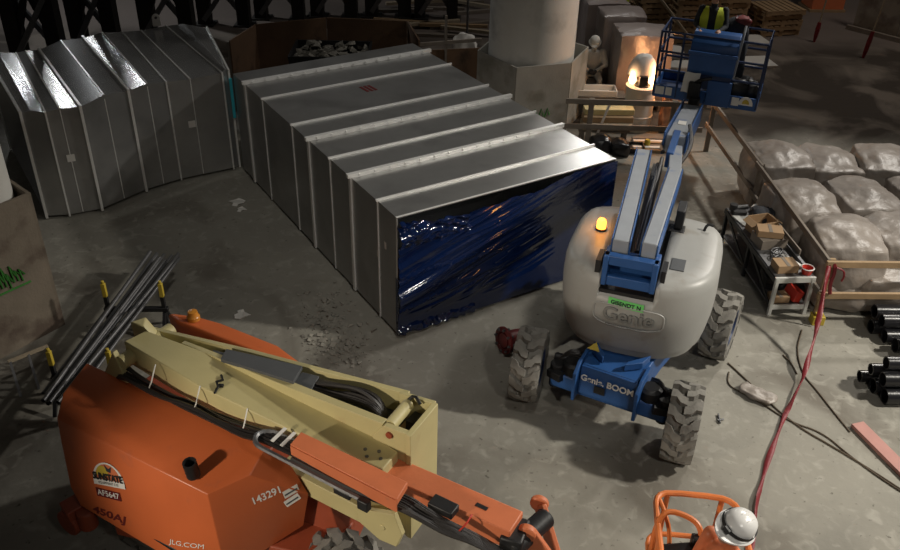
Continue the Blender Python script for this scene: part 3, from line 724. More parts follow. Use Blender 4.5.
text_mesh('lettering', 'EQUIPMENT CO.', r_ * .17, M_navy, OL, hood_map(c - ey * r_ * .31, ex, ey, nn, .010), extrude=.0005)
c, ex, ey, nn, wd = hood_plane((97, 491), (121, 497))
flat([(-wd / 2, -.045), (wd / 2, -.045), (wd / 2, .045), (-wd / 2, .045)], 'number_plate', M_reddk, .002, 'dark red number sticker')
text_mesh('lettering', 'AF5647', .085, M_white, OL, hood_map(c, ex, ey, nn, .008), fit=wd * .9, bold=.001, extrude=.0005)
c, ex, ey, nn, wd = hood_plane((92, 508), (126, 521))
text_mesh('lettering', '450AJ', .12, M_reddk, OL, hood_map(c, ex, ey, nn), fit=wd, bold=.003, shear=.2, extrude=.0005)
c, ex, ey, nn, wd = hood_plane((168, 541), (205, 547))
text_mesh('lettering', 'JLG.COM', .075, M_white, OL, hood_map(c, ex, ey, nn), fit=wd, shear=.3, extrude=.0005)
c, ex, ey, nn, wd = hood_plane((252, 502), (281, 489))
text_mesh('lettering', '143291', .105, M_white, OL, hood_map(c, ex, ey, nn), fit=wd * .92, bold=.002, extrude=.0005)
for a_, d_ in (((283, 495), (298, 487)), ((285, 504), (299, 495))):
    c, ex, ey, nn, wd = hood_plane(a_, d_)
    flat([(-wd / 2, -.035), (wd / 2, -.035), (wd / 2, .035), (-wd / 2, .035)], 'sticker', M_paper, .006)
    flat([(-wd * .44, -.012), (wd * .4, -.012), (wd * .4, .003), (-wd * .44, .003)], 'sticker_print', M_plate, .008)
# tower boom: the wide near beam
def jprism(pts, z0, z1, name, m__, bev=.008):
    q_ = MB(); q_.prism([J(x, y, z0) for x, y in pts], (0, 0, z1 - z0)); return q_.build(name, m__, OL, bevel=bev)
jprism([(-.70, .14), (-.74, -.10), (.35, -.19), (1.54, -.185), (2.30, -.145), (2.29, .085), (1.5, .20), (.67, .25)], 1.74, 2.0, 'main_boom', M_cream, .012)
m_ = MB()
for x, y in ((2.16, .0), (2.22, -.06), (2.05, -.04), (2.11, -.10)):
    m_ = MB(); m_.cyl(J(x, y, 1.99), J(x, y, 2.008), .016, n=8); m_.build('bolt', M_steel, OL)
m_ = MB(); m_.cyl(J(-.66, -.24, 1.86), J(-.66, .40, 1.86), .075); m_.build('pivot_pin', M_cream, OL)
m_ = MB(); m_.hull([J(-.95, -.26, 1.6), J(-.55, -.26, 1.6), J(-.72, -.26, 1.98), J(-.95, -.20, 1.6), J(-.55, -.20, 1.6), J(-.72, -.20, 1.98)]); m_.hull([J(-.98, .26, 1.6), J(-.4, .30, 1.6), J(-.80, .24, 2.06), J(-.98, .20, 1.6), J(-.4, .24, 1.6), J(-.86, .10, 2.06), J(-.70, .12, 2.06)]); m_.build('pivot_lug', M_cream, OL, bevel=.01)
# the far open channel with its rubber plates and hoses, rising towards the front
def zt(a): return 2.0 + .2 * a / 2.1
def slab(pts, dz0, dz1, name, m__, bev=.004, dz=0):
    q_ = MB(); q_.loft([[J(x, y, zt(x) + dz0) for x, y in pts], [J(x, y, zt(x) + dz1) for x, y in pts]]); return q_.build(name, m__, OL, bevel=bev)
slab([(-.90, .22), (.41, .385), (2.08, .53), (2.08, .58), (.41, .435), (-.90, .27)], -.28, .0, 'channel_wall', M_cream, .005)
slab([(-.30, .20), (1.08, .135), (2.12, .11), (2.12, .18), (1.08, .215), (-.30, .25)], -.22, .0, 'channel_wall', M_cream, .005)
slab([(-.75, .17), (1.08, .17), (2.08, .16), (2.08, .54), (.41, .39), (-.75, .24)], -.28, -.22, 'channel_floor', M_plate, 0)
slab([(.27, .155), (1.11, .19), (1.03, .41), (.20, .30)], -.01, .03, 'cover_plate', M_plate)
slab([(.12, .19), (.30, .17), (.24, .30), (.04, .28)], -.05, -.02, 'cover_plate', M_plate)
slab([(1.06, .22), (1.28, .22), (1.22, .41), (1.04, .39)], -.05, -.02, 'cover_plate', M_plate)
m_ = MB(); random.seed(4)
for k in range(7):
    y0 = .24 + .026 * k
    m_.tube([J(1.18, y0, 2.06), J(1.45, y0 + .02, 2.10 + random.uniform(-.03, .05)), J(1.68, .30 + .026 * k, 2.15 + random.uniform(-.04, .05)), J(1.9, .30 + .02 * k, 2.13), J(2.05, .30, 1.98)], .018, 6, smooth=2)
m_.build('hose_bundle', M_hose, OL)
# upright at the front end
m_ = MB(); m_.prism([J(2.36, .09, 2.22), J(2.41, .09, 2.22), J(2.40, .52, 2.25), J(2.35, .52, 2.25)], (0, 0, -1.2)); m_.build('upright_end_plate', M_cream, OL, bevel=.006)
m_ = MB(); m_.prism([J(2.02, .50, 2.20), J(2.37, .50, 2.25), J(2.37, .50, 1.05), J(2.02, .50, 1.25)], J.d(0, .04, 0)); m_.build('upright_side_plate', M_cream, OL, bevel=.006)
m_ = MB(); m_.prism([J(2.02, .10, 2.03), J(2.14, .10, 2.20), J(2.38, .10, 2.22), J(2.38, .10, 1.0), J(2.02, .10, 1.2)], J.d(0, .05, 0)); m_.build('upright_side_plate', M_cream, OL, bevel=.006)
m_ = MB(); m_.cyl(J(2.20, .08, 2.13), J(2.20, .12, 2.13), .03, n=14); m_.build('pin_hole', M_ordk, OL)
m_ = MB(); m_.cyl(J(2.16, .16, 2.16), J(2.14, .46, 2.16), .055); m_.build('pivot_pin', M_cream, OL)
m_ = MB(); m_.box(J(2.26, .40, 2.06), (.12, .14, .1), J.rz); m_.build('fitting', M_black, OL)
m_ = MB(); m_.tube([J(2.12, .46, 2.18), J(2.18, .5, 2.26), J(2.26, .46, 2.22)], .015, 6, smooth=1); m_.build('hose_elbow', M_black, OL)
m_ = MB(); m_.bar(J(1.10, -.02, 1.26), J(2.20, -.02, 1.26), .16, .20); m_.build('lower_arm', M_cream, OL, bevel=.01)
m_ = MB(); m_.prism([J(2.0, -.12, 1.35), J(2.38, -.12, 1.5), J(2.46, -.12, 1.30), J(2.40, -.12, 1.12), J(2.22, -.12, 1.10), J(2.0, -.12, 1.2)], J.d(0, .05, 0)); m_.cyl(J(2.26, -.13, 1.28), J(2.26, -.10, 1.28), .03, n=12); m_.build('lower_arm_lug', M_cream, OL, bevel=.006)
# orange fly boom and the cover above it
jprism([(1.55, -.24), (1.57, -.40), (2.63, -.425), (2.60, -.235)], 2.03, 2.10, 'cable_cover', M_or2, .006)
m_ = MB(); m_.bar(J(1.58, -.405, 2.03), J(2.63, -.43, 2.03), .012, .12); m_.build('cover_edge', M_or2, OL)
m_ = MB(); m_.bar(J(2.10, -.01, 1.80), J(3.42, .035, 1.80), .24, .20); m_.build('fly_boom', M_or2, OL, bevel=.012)
m_ = MB(); m_.box(J(3.12, .02, 1.902), (.10, .035, .006), J.rz); m_.build('slot', M_black, OL)
# hoses along the beam
m_ = MB(); random.seed(8)
for k in range(6):
    y = -.25 - .020 * k; u = lambda: random.uniform(-.025, .025)
    m_.tube([J(-.72, -.16 - .02 * k, 1.78 - .02 * k), J(-.4, y + u(), 1.82 + u()), J(-.05, y + u(), 1.80 + u()), J(.3, y + u(), 1.84 + u()), J(.65, y + u(), 1.83 + u()), J(1.0, y + u(), 1.88 + u()), J(1.24, y - .03 + u(), 1.97), J(1.60, y - .05, 1.99)], random.choice((.012, .016, .02)), 6, smooth=2)
for k in range(7):
    y = -.30 - .022 * k; s_ = random.uniform(-.02, .03)
    m_.tube([J(1.6, y, 1.98), J(2.3, y, 1.96), J(2.62, y + .05, 1.96), J(2.80, -.27 - .018 * k, 1.92 + s_), J(3.0, -.24 - .016 * k, 1.90 - s_), J(3.2, -.20 - .012 * k, 1.84), J(3.42, -.15 - .01 * k, 1.74)], .020, 6, smooth=2)
m_.build('hose_bundle', M_hose, OL)
for x_, y_, sz_ in ((2.88, -.16, (.22, .12, .07)), (2.35, -.47, (.10, .06, .10)), (2.14, -.46, (.16, .05, .06))):
    m_ = MB(); m_.box(J(x_, y_, 1.925), sz_, J.rz); m_.build('clamp_block', M_black, OL, bevel=.01)
m_ = MB(); L_ = []
for k in range(13):
    a = PI * .5 + PI * k / 12; L_.append(J(1.30 + .13 * math.cos(a), -.36 + .10 * math.sin(a), 1.97))
m_.tube([J(1.6, -.26, 1.97)] + L_ + [J(2.3, -.46, 1.95)], .022, 6); m_.build('cable_carrier', M_steel, OL)
for x in (1.36, 1.46):
    m_ = MB(); m_.bar(J(x, -.22, 2.03), J(x + .01, -.40, 2.03), .03, .008); m_.build('cable_clip', M_paper, OL)
for x in (-.22, .34, .90):
    m_ = MB(); m_.tube([J(x, -.185, 2.0), J(x + .03, -.24, 1.97), J(x + .05, -.30, 1.90), J(x + .04, -.33, 1.84)], .006, 6); part_label(m_.build('cable_tie', M_paper, OL), 'pale cable tie')
m_ = MB(); m_.tube([J(3.10, -.10, 1.91), J(3.12, -.22, 1.93), J(3.08, -.30, 1.88), J(3.04, -.33, 1.86)], .007, 6, smooth=1); part_label(m_.build('cable_tie', M_red, OL), 'red tie')
m_ = MB(); m_.tube([J(.40, .02, 2.01), J(.47, -.03, 2.02), J(.44, -.08, 2.02), J(.5, -.12, 2.02), J(.52, -.19, 2.0)], .012, 6); m_.box(J(.5, -.09, 2.01), (.05, .03, .02), J.rz + .5); m_.build('wire', M_black, OL)
# jib, out and down to the basket
KN = J(3.50, .16, 1.74)
m_ = MB(); m_.cyl(J(3.44, -.10, 1.72), J(3.54, .34, 1.74), .085); m_.box(J(3.42, .02, 1.72), (.18, .26, .24), J.rz + .2); m_.cyl(J(3.44, -.02, 1.66), J(3.56, -.12, 1.50), .07); m_.build('knuckle', M_black, OL, bevel=.02)
JE = at(588, 622, .85)
off = V((.86, .5, 0))
jd = (JE - KN).normalized(); sd = jd.cross(V((0, 0, 1))).normalized()
for s_, w_ in ((-.22, .05), (.05, .06)):
    a = (J(3.44, .40, 1.78) if s_ < 0 else J(3.50, .06, 1.80)); e_ = JE - sd * s_
    m_ = MB(); m_.bar(a, e_, w_, .15); m_.cyl(a - sd * w_ * .5, a + sd * w_ * .5, .076, n=18); m_.build('jib_arm', M_or2, OL, bevel=.012)
m_ = MB(); m_.bar(KN + jd * .15 - sd * -.02, JE, .09, .10); m_.build('jib_cylinder', M_black, OL, bevel=.02)
m_ = MB(); m_.box(JE, (.26, .34, .4), .3); m_.bar(JE, V((1.95, 4.3, .40)), .18, .18); m_.build('rotator', M_ordk, OL, bevel=.02)
# basket
zr = 1.40; q0, q1 = at(654, 491, zr), at(738, 499, zr)
B2 = Fr(q0.x, q0.y, 0); dx = q1 - q0; B2.rz = math.atan2(dx.y, dx.x); B2.R = Matrix.Rotation(B2.rz, 3, 'Z'); w2 = dx.length; L2 = 1.83
m_ = MB(); m_.box(B2(w2 / 2, -L2 / 2, .33), (w2, L2, .05), B2.rz); m_.build('basket_floor', M_ordk, OL)
def rail_loop(z, rad, r=.026):
    return [B2(0, -.9, z), B2(0, -.16, z), B2(.03, -.05, z), B2(.12, 0, z), B2(w2 - .16, 0, z), B2(w2 - .05, -.05, z), B2(w2, -.16, z), B2(w2, -L2, z), B2(0, -L2, z), B2(0, -.9, z)]
m_ = MB()
m_.tube(rail_loop(zr, 0), .027, 10, smooth=1); m_.tube(rail_loop(.88, 0), .024, 10, smooth=1); m_.tube(rail_loop(.42, 0), .024, 10, smooth=1)
for x, y in ((.12, 0), (w2 - .13, 0), (0, -.55), (w2, -.7), (0, -1.2), (0, -L2), (w2, -L2), (w2, -1.3)): m_.tube([B2(x, y, .34), B2(x, y, zr)], .024, 10)
part_label(m_.build('guard_rail', M_rail, OL), 'orange tubular guard rail')
m_ = MB()
m_.tube([B2(-.03, -.55, .85), B2(-.03, -.42, 1.30), B2(.02, -.34, 1.46), B2(.10, -.30, 1.50), B2(.30, -.34, 1.46), B2(.36, -.42, 1.40), B2(.37, -.46, 1.2)], .024, 10, smooth=2)
m_.tube([B2(.04, -.10, 1.40), B2(.06, -.26, 1.44), B2(.12, -.36, 1.3), B2(.14, -.40, 1.0)], .02, 8, smooth=2); m_.build('console_guard', M_rail, OL)
m_ = MB(); m_.hull([B2(.05, -.42, 1.02), B2(.36, -.42, 1.02), B2(.05, -.42, 1.22), B2(.36, -.42, 1.30), B2(.05, -.75, 1.02), B2(.36, -.75, 1.02), B2(.05, -.75, 1.26), B2(.36, -.75, 1.30)]); m_.box(B2(.33, -.44, 1.22), (.10, .08, .30), B2.rz); m_.build('control_console', M_black, OL, bevel=.015)
m_ = MB(); m_.box(B2(.36, -.46, 1.25), (.03, .12, .26), B2.rz); part_label(m_.build('console_side', M_woodold, OL), 'dusty tan console side')
m_ = MB()
for k in range(4): m_.cyl(B2(.10 + .06 * k, -.62, 1.28), B2(.10 + .06 * k, -.62, 1.36), .014, n=8)
m_.build('joystick', M_steel, OL)

# ================================================================== PEOPLE
def person(name, label, F, z0, j, cols, group=None, vox=.011, hair=None, face=True, fingers=True, fat=1.0):
    """one continuous body: tapered limbs fused together; j gives joints in F (x right, y ahead, z above z0)"""
    P = lambda k: F(*j[k][:2], z0 + j[k][2])
    root = thing(name, label, 'person', F(0, 0, z0), 0, group)
    b = MB(); segs = []
    def limb(a, c, r0, r1, zone):
        p, q = V(a), V(c); segs.append((p, q, zone, max(r0, r1)))
        n = 7; b.tube([p.lerp(q, i / n) for i in range(n + 1)], [r0 + (r1 - r0) * i / n for i in range(n + 1)], 14)
        for p_, r in ((p, r0), (q, r1)): b.lathe(p_, [(.001, -r), (r * .5, -r * .87), (r * .87, -r * .5), (r, 0), (r * .87, r * .5), (r * .5, r * .87), (.001, r)], 14)
    sh = (P('shl') + P('shr')) / 2
    side = (P('shr') - P('shl')).normalized()
    # torso as a loft of ovals from hips to shoulders
    fw = F.d(0, 1, 0); up = (sh - P('pelvis')).normalized(); fwd = up.cross(side) * -1
    fwd = side.cross(up) * -1 if fw.dot(side.cross(up)) < 0 else side.cross(up)
    tor = []
    for t, wx, wy in ((-.12, .12, .09), (-.05, .165, .115), (.12, .17, .12), (.35, .155, .115), (.6, .175, .125), (.82, .185, .115), (.97, .15, .09), (1.06, .08, .065)):
        c = P('pelvis').lerp(sh, t) if t <= 1 else sh + up * (t - 1) * .5
        tor.append([c + side * (math.cos(2 * PI * i / 20) * wx * fat) + fwd * (math.sin(2 * PI * i / 20) * wy * fat) for i in range(20)])
    b.loft(tor); segs.append((P('pelvis'), sh, 'top', .17))
    segs.append((P('pelvis') - up * .08, P('pelvis') + up * .01, 'legs', .17))
    limb(sh + up * .01, P('head') - (P('head') - sh).normalized() * .06, .058, .055, 'skin')
    for s in 'lr':
        limb(P('sh' + s), P('el' + s), .062 * fat, .048 * fat, 'top'); limb(P('el' + s), P('wr' + s), .046, .032, 'top' if cols.get('sleeve', True) else 'skin')
        limb(P('hip' + s), P('kn' + s), .092, .062, 'legs'); limb(P('kn' + s), P('an' + s), .062, .044, 'legs')
        toe = P('an' + s) + F.d(*(j.get('toe' + s, (0, .2, -.05)))); limb(P('an' + s) - V((0, 0, .03)), toe, .05, .04, 'boot')
        hd = (P('wr' + s) - P('el' + s)).normalized(); w = P('wr' + s)
        pal = hd.cross(fwd if abs(hd.dot(fwd)) < .9 else up).normalized()
        limb(w, w + hd * .085, .030, .036, 'hand'); limb(w + hd * .04 - pal * .022, w + hd * .04 + pal * .022, .022, .022, 'hand')
        nrm = hd.cross(pal)
        if fingers:
            for k, (o, l) in enumerate(((-.033, .07), (-.011, .082), (.011, .078), (.033, .06))):
                a = w + hd * .085 + pal * o; m1 = a + hd * l * .55 + nrm * .012; m2 = m1 + hd * l * .35 + nrm * .03
                limb(a, m1, .011, .0105, 'hand'); limb(m1, m2, .0105, .009, 'hand')
            a = w + hd * .03 - pal * .03; m1 = a + hd * .04 - pal * .03 + nrm * .01
            limb(a, m1, .014, .012, 'hand'); limb(m1, m1 + hd * .035 + nrm * .012, .012, .010, 'hand')
    # head
    hc = P('head'); hu = (V(j['headup_w']) if 'headup_w' in j else F.d(*j.get('headup', (0, 0, 1)))).normalized(); hf = F.d(*j.get('look', (0, 1, 0))); hf = (hf - hu * hf.dot(hu)).normalized(); hs = hf.cross(hu)
    def ell(c, rx, ry, rz, n=18):
        b.loft([[c + hs * (math.cos(2 * PI * i / n) * rx * math.sin(PI * k / 12 + .0001)) + hf * (math.sin(2 * PI * i / n) * ry * math.sin(PI * k / 12 + .0001)) - hu * (math.cos(PI * k / 12) * rz) for i in range(n)] for k in range(13)])
    ell(hc + hu * .03, .078, .095, .10); ell(hc - hu * .045 + hf * .025, .058, .068, .075)
    ell(hc + hf * .098 - hu * .012, .014, .02, .028); ell(hc + hf * .085 - hu * .06, .03, .014, .008)
    for s_ in (-1, 1):
        ell(hc + hs * .078 * s_ - hu * .005, .012, .022, .034); ell(hc + hf * .078 + hs * .032 * s_ + hu * .018, .015, .014, .011)
    segs.append((hc - hu * .05, hc + hu * .06, 'skin', .09))
    o = b.build('body', [cols['skin'], cols['top'], cols['legs'], cols['boot'], cols.get('hand', cols['skin']), cols.get('hair', M_navy), cols.get('mask', cols['skin'])], root)
    rm = o.modifiers.new('r', 'REMESH'); rm.mode = 'VOXEL'; rm.voxel_size = vox; rm.use_smooth_shade = True
    sm = o.modifiers.new('s', 'SMOOTH'); sm.factor = .5; sm.iterations = 3
    dg = bpy.context.evaluated_depsgraph_get(); dg.update()
    me = bpy.data.meshes.new_from_object(o.evaluated_get(dg)); o.modifiers.clear()
    old = o.data; o.data = me; me.name = 'body'
    if len(me.materials) < 7:
        me.materials.clear()
        for q in old.materials: me.materials.append(q)
    iv = root_matrix(root)
    Z = {'skin': 0, 'top': 1, 'legs': 2, 'boot': 3, 'hand': 4}
    S3 = [(p, q - p, max((q - p).length_squared, 1e-6), Z[z], r) for p, q, z, r in segs]
    for f in me.polygons:
        c = iv @ f.center; best = 9; bi = 1
        for p, d, l2, z, r in S3:
            t = max(0, min(1, (c - p).dot(d) / l2)); dd = (c - p - d * t).length - r * .9
            if dd < best: best, bi = dd, z
        if bi == 0:
            rel = c - hc
            if rel.length < .2:
                if hair and (rel.dot(hu) > .055 or (rel.dot(hf) < -.01 and rel.dot(hu) > -.06)): bi = 5
                elif 'mask' in cols and rel.dot(hf) > .03 and rel.dot(hu) < .0: bi = 6
        f.material_index = bi
    me.polygons.foreach_set('use_smooth', [True] * len(me.polygons))
    return root, hc, hu, hf, hs
def hard_hat(root, hc, hu, hf, hs, m__, strap=True, k=1.0):
    c = hc + hu * .055; b = MB(); n = 32; rings = []
    for z, r, br in ((-.012, .150, 1), (.0, .152, 1), (.012, .125, 0), (.05, .122, 0), (.085, .105, 0), (.108, .075, 0), (.118, .03, 0), (.119, .002, 0)):
        R_ = []
        for i in range(n):
            a = 2 * PI * i / n; x, y = math.cos(a), math.sin(a)
            rx, ry = r * .88, r * 1.02
            if br and y > 0: ry += .05 * y * y
            R_.append(c + hs * (x * rx * k) + hf * (y * ry * k) + hu * (z * k * 1.1))
        rings.append(R_)
    rings = [[c + (p - c) * .93 for p in rings[0]]] + rings
    b.loft(rings, cap=True)
    for s_ in (-.028, 0, .028): b.tube([c + hs * s_ * k + hf * (math.sin(a) * .118 * k) + hu * (math.cos(a) * .128 * k + .002) for a in [-1.1 + 2.1 * i / 10 for i in range(11)]], .006, 6)
    h = b.build('hard_hat', m__, root, smooth=50)
    if strap:
        b = MB(); pts = []
        for i in range(33):
            a = 2 * PI * i / 32; pts.append((math.cos(a) * .117, math.sin(a) * .137))
        lo = [c + hs * x * k * 1.0 + hf * y * k + hu * .022 * k for x, y in pts]; hi = [c + hs * x * k * .99 + hf * y * k * .985 + hu * .046 * k for x, y in pts]
        lo2 = [c + (p - c) * 1.03 for p in lo]; hi2 = [c + (p - c) * 1.03 for p in hi]
        b.loft([lo, lo2, hi2, hi, lo], cap=False); p = c + hf * .145 * k + hu * .034 * k
        b.box(p, (.05, .035, .04), M=Matrix((hs, hf, hu)).transposed()); part_label(b.build('head_lamp', M_black, root), 'black headlamp on a strap')
STAND = dict(pelvis=(0, 0, .95), shl=(-.19, 0, 1.43), shr=(.19, 0, 1.43), ell=(-.25, .02, 1.15), elr=(.25, .02, 1.15), wrl=(-.2, .22, 1.02), wrr=(.2, .22, 1.02),
             hipl=(-.09, 0, .92), hipr=(.09, 0, .92), knl=(-.10, .03, .50), knr=(.10, .03, .50), anl=(-.11, 0, .10), anr=(.11, 0, .10), head=(0, .03, 1.64))
# operator in the orange basket (mostly below the frame); looks along the boom
hp = at(733, 532, 2.02)
F1 = Fr(hp.x + .02, hp.y + .02, 122)
j1 = dict(STAND); j1.update(look=(0, 1, 0), headup_w=(.42, -.12, 1), head=(0, .03, 1.66), wrl=(-.20, .40, 1.0), wrr=(.20, .40, 1.0))
r1, hc, hu, hf, hs = person('person', 'person in white hard hat with black headlamp strap standing in the orange basket', F1, .365, j1, dict(skin=M_skin, top=M_or2, legs=M_navy, boot=M_black), hair=True)
hard_hat(r1, hc, hu, hf, hs, M_hat, k=1.12)
# operator in the blue basket
F2 = Fr(*BK(BWD * .42, BDP * .56)[:2], 162)
j2 = dict(STAND); j2.update(ell=(-.24, .10, 1.18), elr=(.26, .05, 1.18), wrl=(-.16, .30, 1.16), wrr=(.17, .30, 1.14), look=(0, 1, -.1))
r2, hc, hu, hf, hs = person('person', 'person in yellow green safety vest standing in the blue basket', F2, 1.53, j2, dict(skin=M_skin, top=M_navy, legs=M_navy, boot=M_black), hair=True)
def vest(root, F, z0, j, m__):
    b = MB()
    for s_ in (-1, 1):
        rings = []
        for z, w0, w1, dp in ((.93, .07, .195, .155), (1.1, .065, .19, .155), (1.3, .06, .20, .15), (1.42, .07, .165, .11), (1.475, .085, .13, .03)):
            rings.append([F(s_ * w0, dp, z0 + z), F(s_ * w1, dp * .70, z0 + z), F(s_ * (w1 + .008), dp * .2, z0 + z), F(s_ * w0, dp - .02, z0 + z)])
        b.loft(rings)
    o = b.build('safety_vest', m__, root, smooth=40)
    b = MB()
    for s_ in (-1, 1): b.bar(F(s_ * .07, .162, z0 + 1.12), F(s_ * .19, .118, z0 + 1.12), .012, .05)
    part_label(b.build('reflective_band', M_paper, root), 'pale reflective band')
vest(r2, F2, 1.53, j2, M_hiviz)
hard_hat(r2, hc, hu, hf, hs, M_hat, strap=False)
# seated worker in white at the back
gp = at(589, 97, 0)
F3 = Fr(gp.x, gp.y + .1, 175)
j3 = dict(pelvis=(0, 0, .55), shl=(-.19, .12, 1.02), shr=(.19, .12, 1.02), ell=(-.27, .25, .80), elr=(.27, .25, .80), wrl=(-.09, .42, .72), wrr=(.09, .42, .72),
          hipl=(-.1, .02, .53), hipr=(.1, .02, .53), knl=(-.17, .44, .52), knr=(.17, .44, .52), anl=(-.16, .40, .10), anr=(.16, .40, .10), head=(0, .19, 1.22), look=(0, 1, -.5), headup=(0, .35, 1))
r3, hc, hu, hf, hs = person('person', 'person in dusty white coverall and face mask seated beside the shrink-wrapped pallets', F3, 0, j3, dict(skin=M_skin, top=M_whitesuit, legs=M_whitesuit, boot=M_black, hand=M_navy, mask=M_paper), hair=True, fat=1.4)
hard_hat(r3, hc, hu, hf, hs, M_conc, strap=False)
b = MB(); b.box(F3(0, -.02, .21), (.42, .40, .42), F3.rz); b.box(F3(0, -.02, .435), (.46, .44, .03), F3.rz)
tag(b.build('wooden_crate', M_woodold, bevel=.006), 'wooden crate that the person in white sits on', 'crate')

# ================================================================== TIMBER GUARD RAILS
GR = thing('guard_rail', 'timber guard rail running beside the wrapped sacks and turning at the taped post', 'guard rail', V((5.13, 10.15, 0)))
def plank(p, q, w, h, name, parent, m__, up=(0, 0, 1)):
    b = MB(); b.bar(p, q, w, h, up); return b.build(name, m__, parent, bevel=.004)
c1 = V((5.10, 10.13, 0))
for x, y, m__ in ((5.12, 10.15, M_wood), (5.02, 13.1, M_woodold), (4.92, 15.85, M_woodold), (7.4, 10.2, M_wood)):
    plank(V((x, y, 0)), V((x, y, 1.04)), .09, .045, 'post', GR, m__, up=(0, 1, 0))
for z in (.50, 1.0):
    plank(V((5.07, 10.12, z)), V((4.96, 13.2, z)), .04, .09, 'rail', GR, M_woodold)
    plank(V((5.00, 13.0, z + .01)), V((4.87, 16.0, z + .01)), .04, .09, 'rail', GR, M_woodold)
    plank(V((5.02, 10.07, z)), V((7.8, 10.15, z)), .05, .09, 'rail', GR, M_wood)
s0 = V((5.22, 14.0, 0)); plank(s0, s0 + V((.05, .0, .85)), .035, .035, 'stake', GR, M_woodold, up=(0, 1, 0))
b = MB(); b.box((5.14, 10.13, .07), (.17, .15, .14)); b.box((5.14, 10.13, .16), (.11, .10, .05)); part_label(b.build('post_foot', M_yel, GR, bevel=.01), 'yellow post foot')
GB = thing('guard_rail', 'old timber guard rail behind the blue lift, in front of the lumber and drum', 'guard rail', V((3.2, 15.85, 0)))
for px_, py_ in ((586, 148), (667, 152)):
    p = at(px_, py_, 0); plank(V((p.x, 15.8, 0)), V((p.x, 15.8, 1.05)), .10, .05, 'post', GB, M_woodold, up=(0, 1, 0))
for z in (.50, 1.0): plank(V((2.1, 15.76, z)), V((4.75, 15.76, z - .02)), .04, .10, 'rail', GB, M_woodold)
p = at(600, 125, .3); plank(V((2.72, 15.95, .02)), V((2.95, 15.84, .95)), .04, .04, 'stake', GB, M_paper, up=(0, 1, 0))

# ================================================================== WRAPPED SACKS
sk = [(779, 160, .85, 'plump clear-wrapped beige sack in the back row nearest the long timber rail'), (828, 160, .88, 'clear-wrapped beige sack in the middle of the back row'),
      (884, 164, .85, 'clear-wrapped beige sack in the back row at the right edge'), (802, 203, .85, 'long clear-wrapped beige sack in the middle row beside the long rail'),
      (864, 198, .88, 'broad clear-wrapped beige sack in the centre of the middle row'), (921, 190, .80, 'clear-wrapped beige sack in the middle row cut by the right edge'),
      (846, 238, .85, 'creased clear-wrapped beige sack in the front row behind the corner post'), (902, 232, .85, 'clear-wrapped beige sack in the front row at the right edge'),
      (848, 278, .42, 'low wrapped sack showing between the two fresh rails near the corner post'), (897, 276, .55, 'low brown wrapped sack between the fresh rails at the right edge')]
for i, (px_, py_, zt, lab) in enumerate(sk):
    p = at(px_, py_, zt); random.seed(i + 20)
    d_ = 1.22 if i < 8 else .62
    b = MB(); b.blob((p.x, p.y, zt / 2 + .02), (.95, d_, zt * random.uniform(.95, 1.1)), rz=random.uniform(-.16, .16) - .04, e=.54, n=16, amp=.055, fr=3.0, seed=i + 2)
    o = b.build('wrapped_sack', M_bag, smooth=80, sub=1); tag(o, lab, 'sack', 'wrapped sacks behind the timber rail')
    o.location.z = 0.0

# ================================================================== WORK BENCH AND CLUTTER
WB = Fr(4.50, 10.30, 5.0); WW, WL, WZ = .56, 2.05, .62
wb = thing('work_bench', 'dark metal work bench piled with clutter beside the timber rail', 'bench', WB(WW / 2, WL / 2), 0)
WB2 = WB
b = MB(); b.box(WB(WW / 2, WL / 2, WZ - .02), (WW, WL, .04), WB.rz); b.build('bench_top', M_steel, wb, bevel=.005)
b = MB(); b.box(WB(WW / 2, 0, WZ - .04), (WW + .02, .04, .085), WB.rz); part_label(b.build('front_edge', M_greylt, wb, bevel=.004), 'pale grey front edge')
b = MB(); b.box(WB(WW / 2, WL / 2, .14), (WW - .04, WL - .06, .025), WB.rz); b.build('shelf', M_steel, wb)
b = MB(); b.box(WB(WW / 2, .0, .13), (WW, .035, .07), WB.rz); b.build('shelf_edge', M_greylt, wb, bevel=.004)
for x, y, m__ in ((.025, .0, M_greylt), (WW - .025, .0, M_greylt), (.025, WL - .03, M_black), (WW - .025, WL - .03, M_black), (.025, WL * .5, M_black)):
    b = MB(); b.box(WB(x, y, WZ / 2 - .01), (.05, .05, WZ - .02), WB.rz); b.build('leg', m__, wb, bevel=.004)
b = MB(); b.bar(WB(.01, .05, .16), WB(.01, WL * .5, WZ - .06), .02, .05); b.bar(WB(.01, WL * .5, .16), WB(.01, WL - .05, WZ - .06), .02, .05); b.box(WB(.0, WL / 2, WZ - .05), (.03, WL, .07), WB.rz); b.build('side_brace', M_black, wb)
def carton(x, y, z, w, d, h, rz, label, m__=M_card, open_=False, group=None):
    F = Fr(*WB(x, y)[:2], math.degrees(WB.rz) + rz)
    t = thing('cardboard_box', label, 'box', F(0, 0, z), 0, group)
    b = MB(); k = .012
    if open_:
        for cx, cy, sx, sy in ((0, -d / 2, w, k), (0, d / 2, w, k), (-w / 2, 0, k, d), (w / 2, 0, k, d)): b.box(F(cx, cy, z + h / 2), (sx, sy, h), F.rz)
        b.box(F(0, 0, z + k), (w, d, k), F.rz); b.build('carton', m__, t)
        for s_ in (-1, 1):
            b = MB(); b.bar(F(s_ * w / 2, 0, z + h), F(s_ * (w / 2 + .09), 0, z + h - .05), d * .9, .008); b.build('flap', m__, t)
    else:
        b.box(F(0, 0, z + h / 2), (w, d, h), F.rz); b.build('carton', m__, t, bevel=.004)
        b = MB(); b.box(F(0, 0, z + h + .002), (.05, d, .003), F.rz); b.build('packing_tape', M_woodold, t)
    return t
carton(.20, .22, WZ, .30, .24, .12, 2, 'flat cardboard box at the front of the bench top')
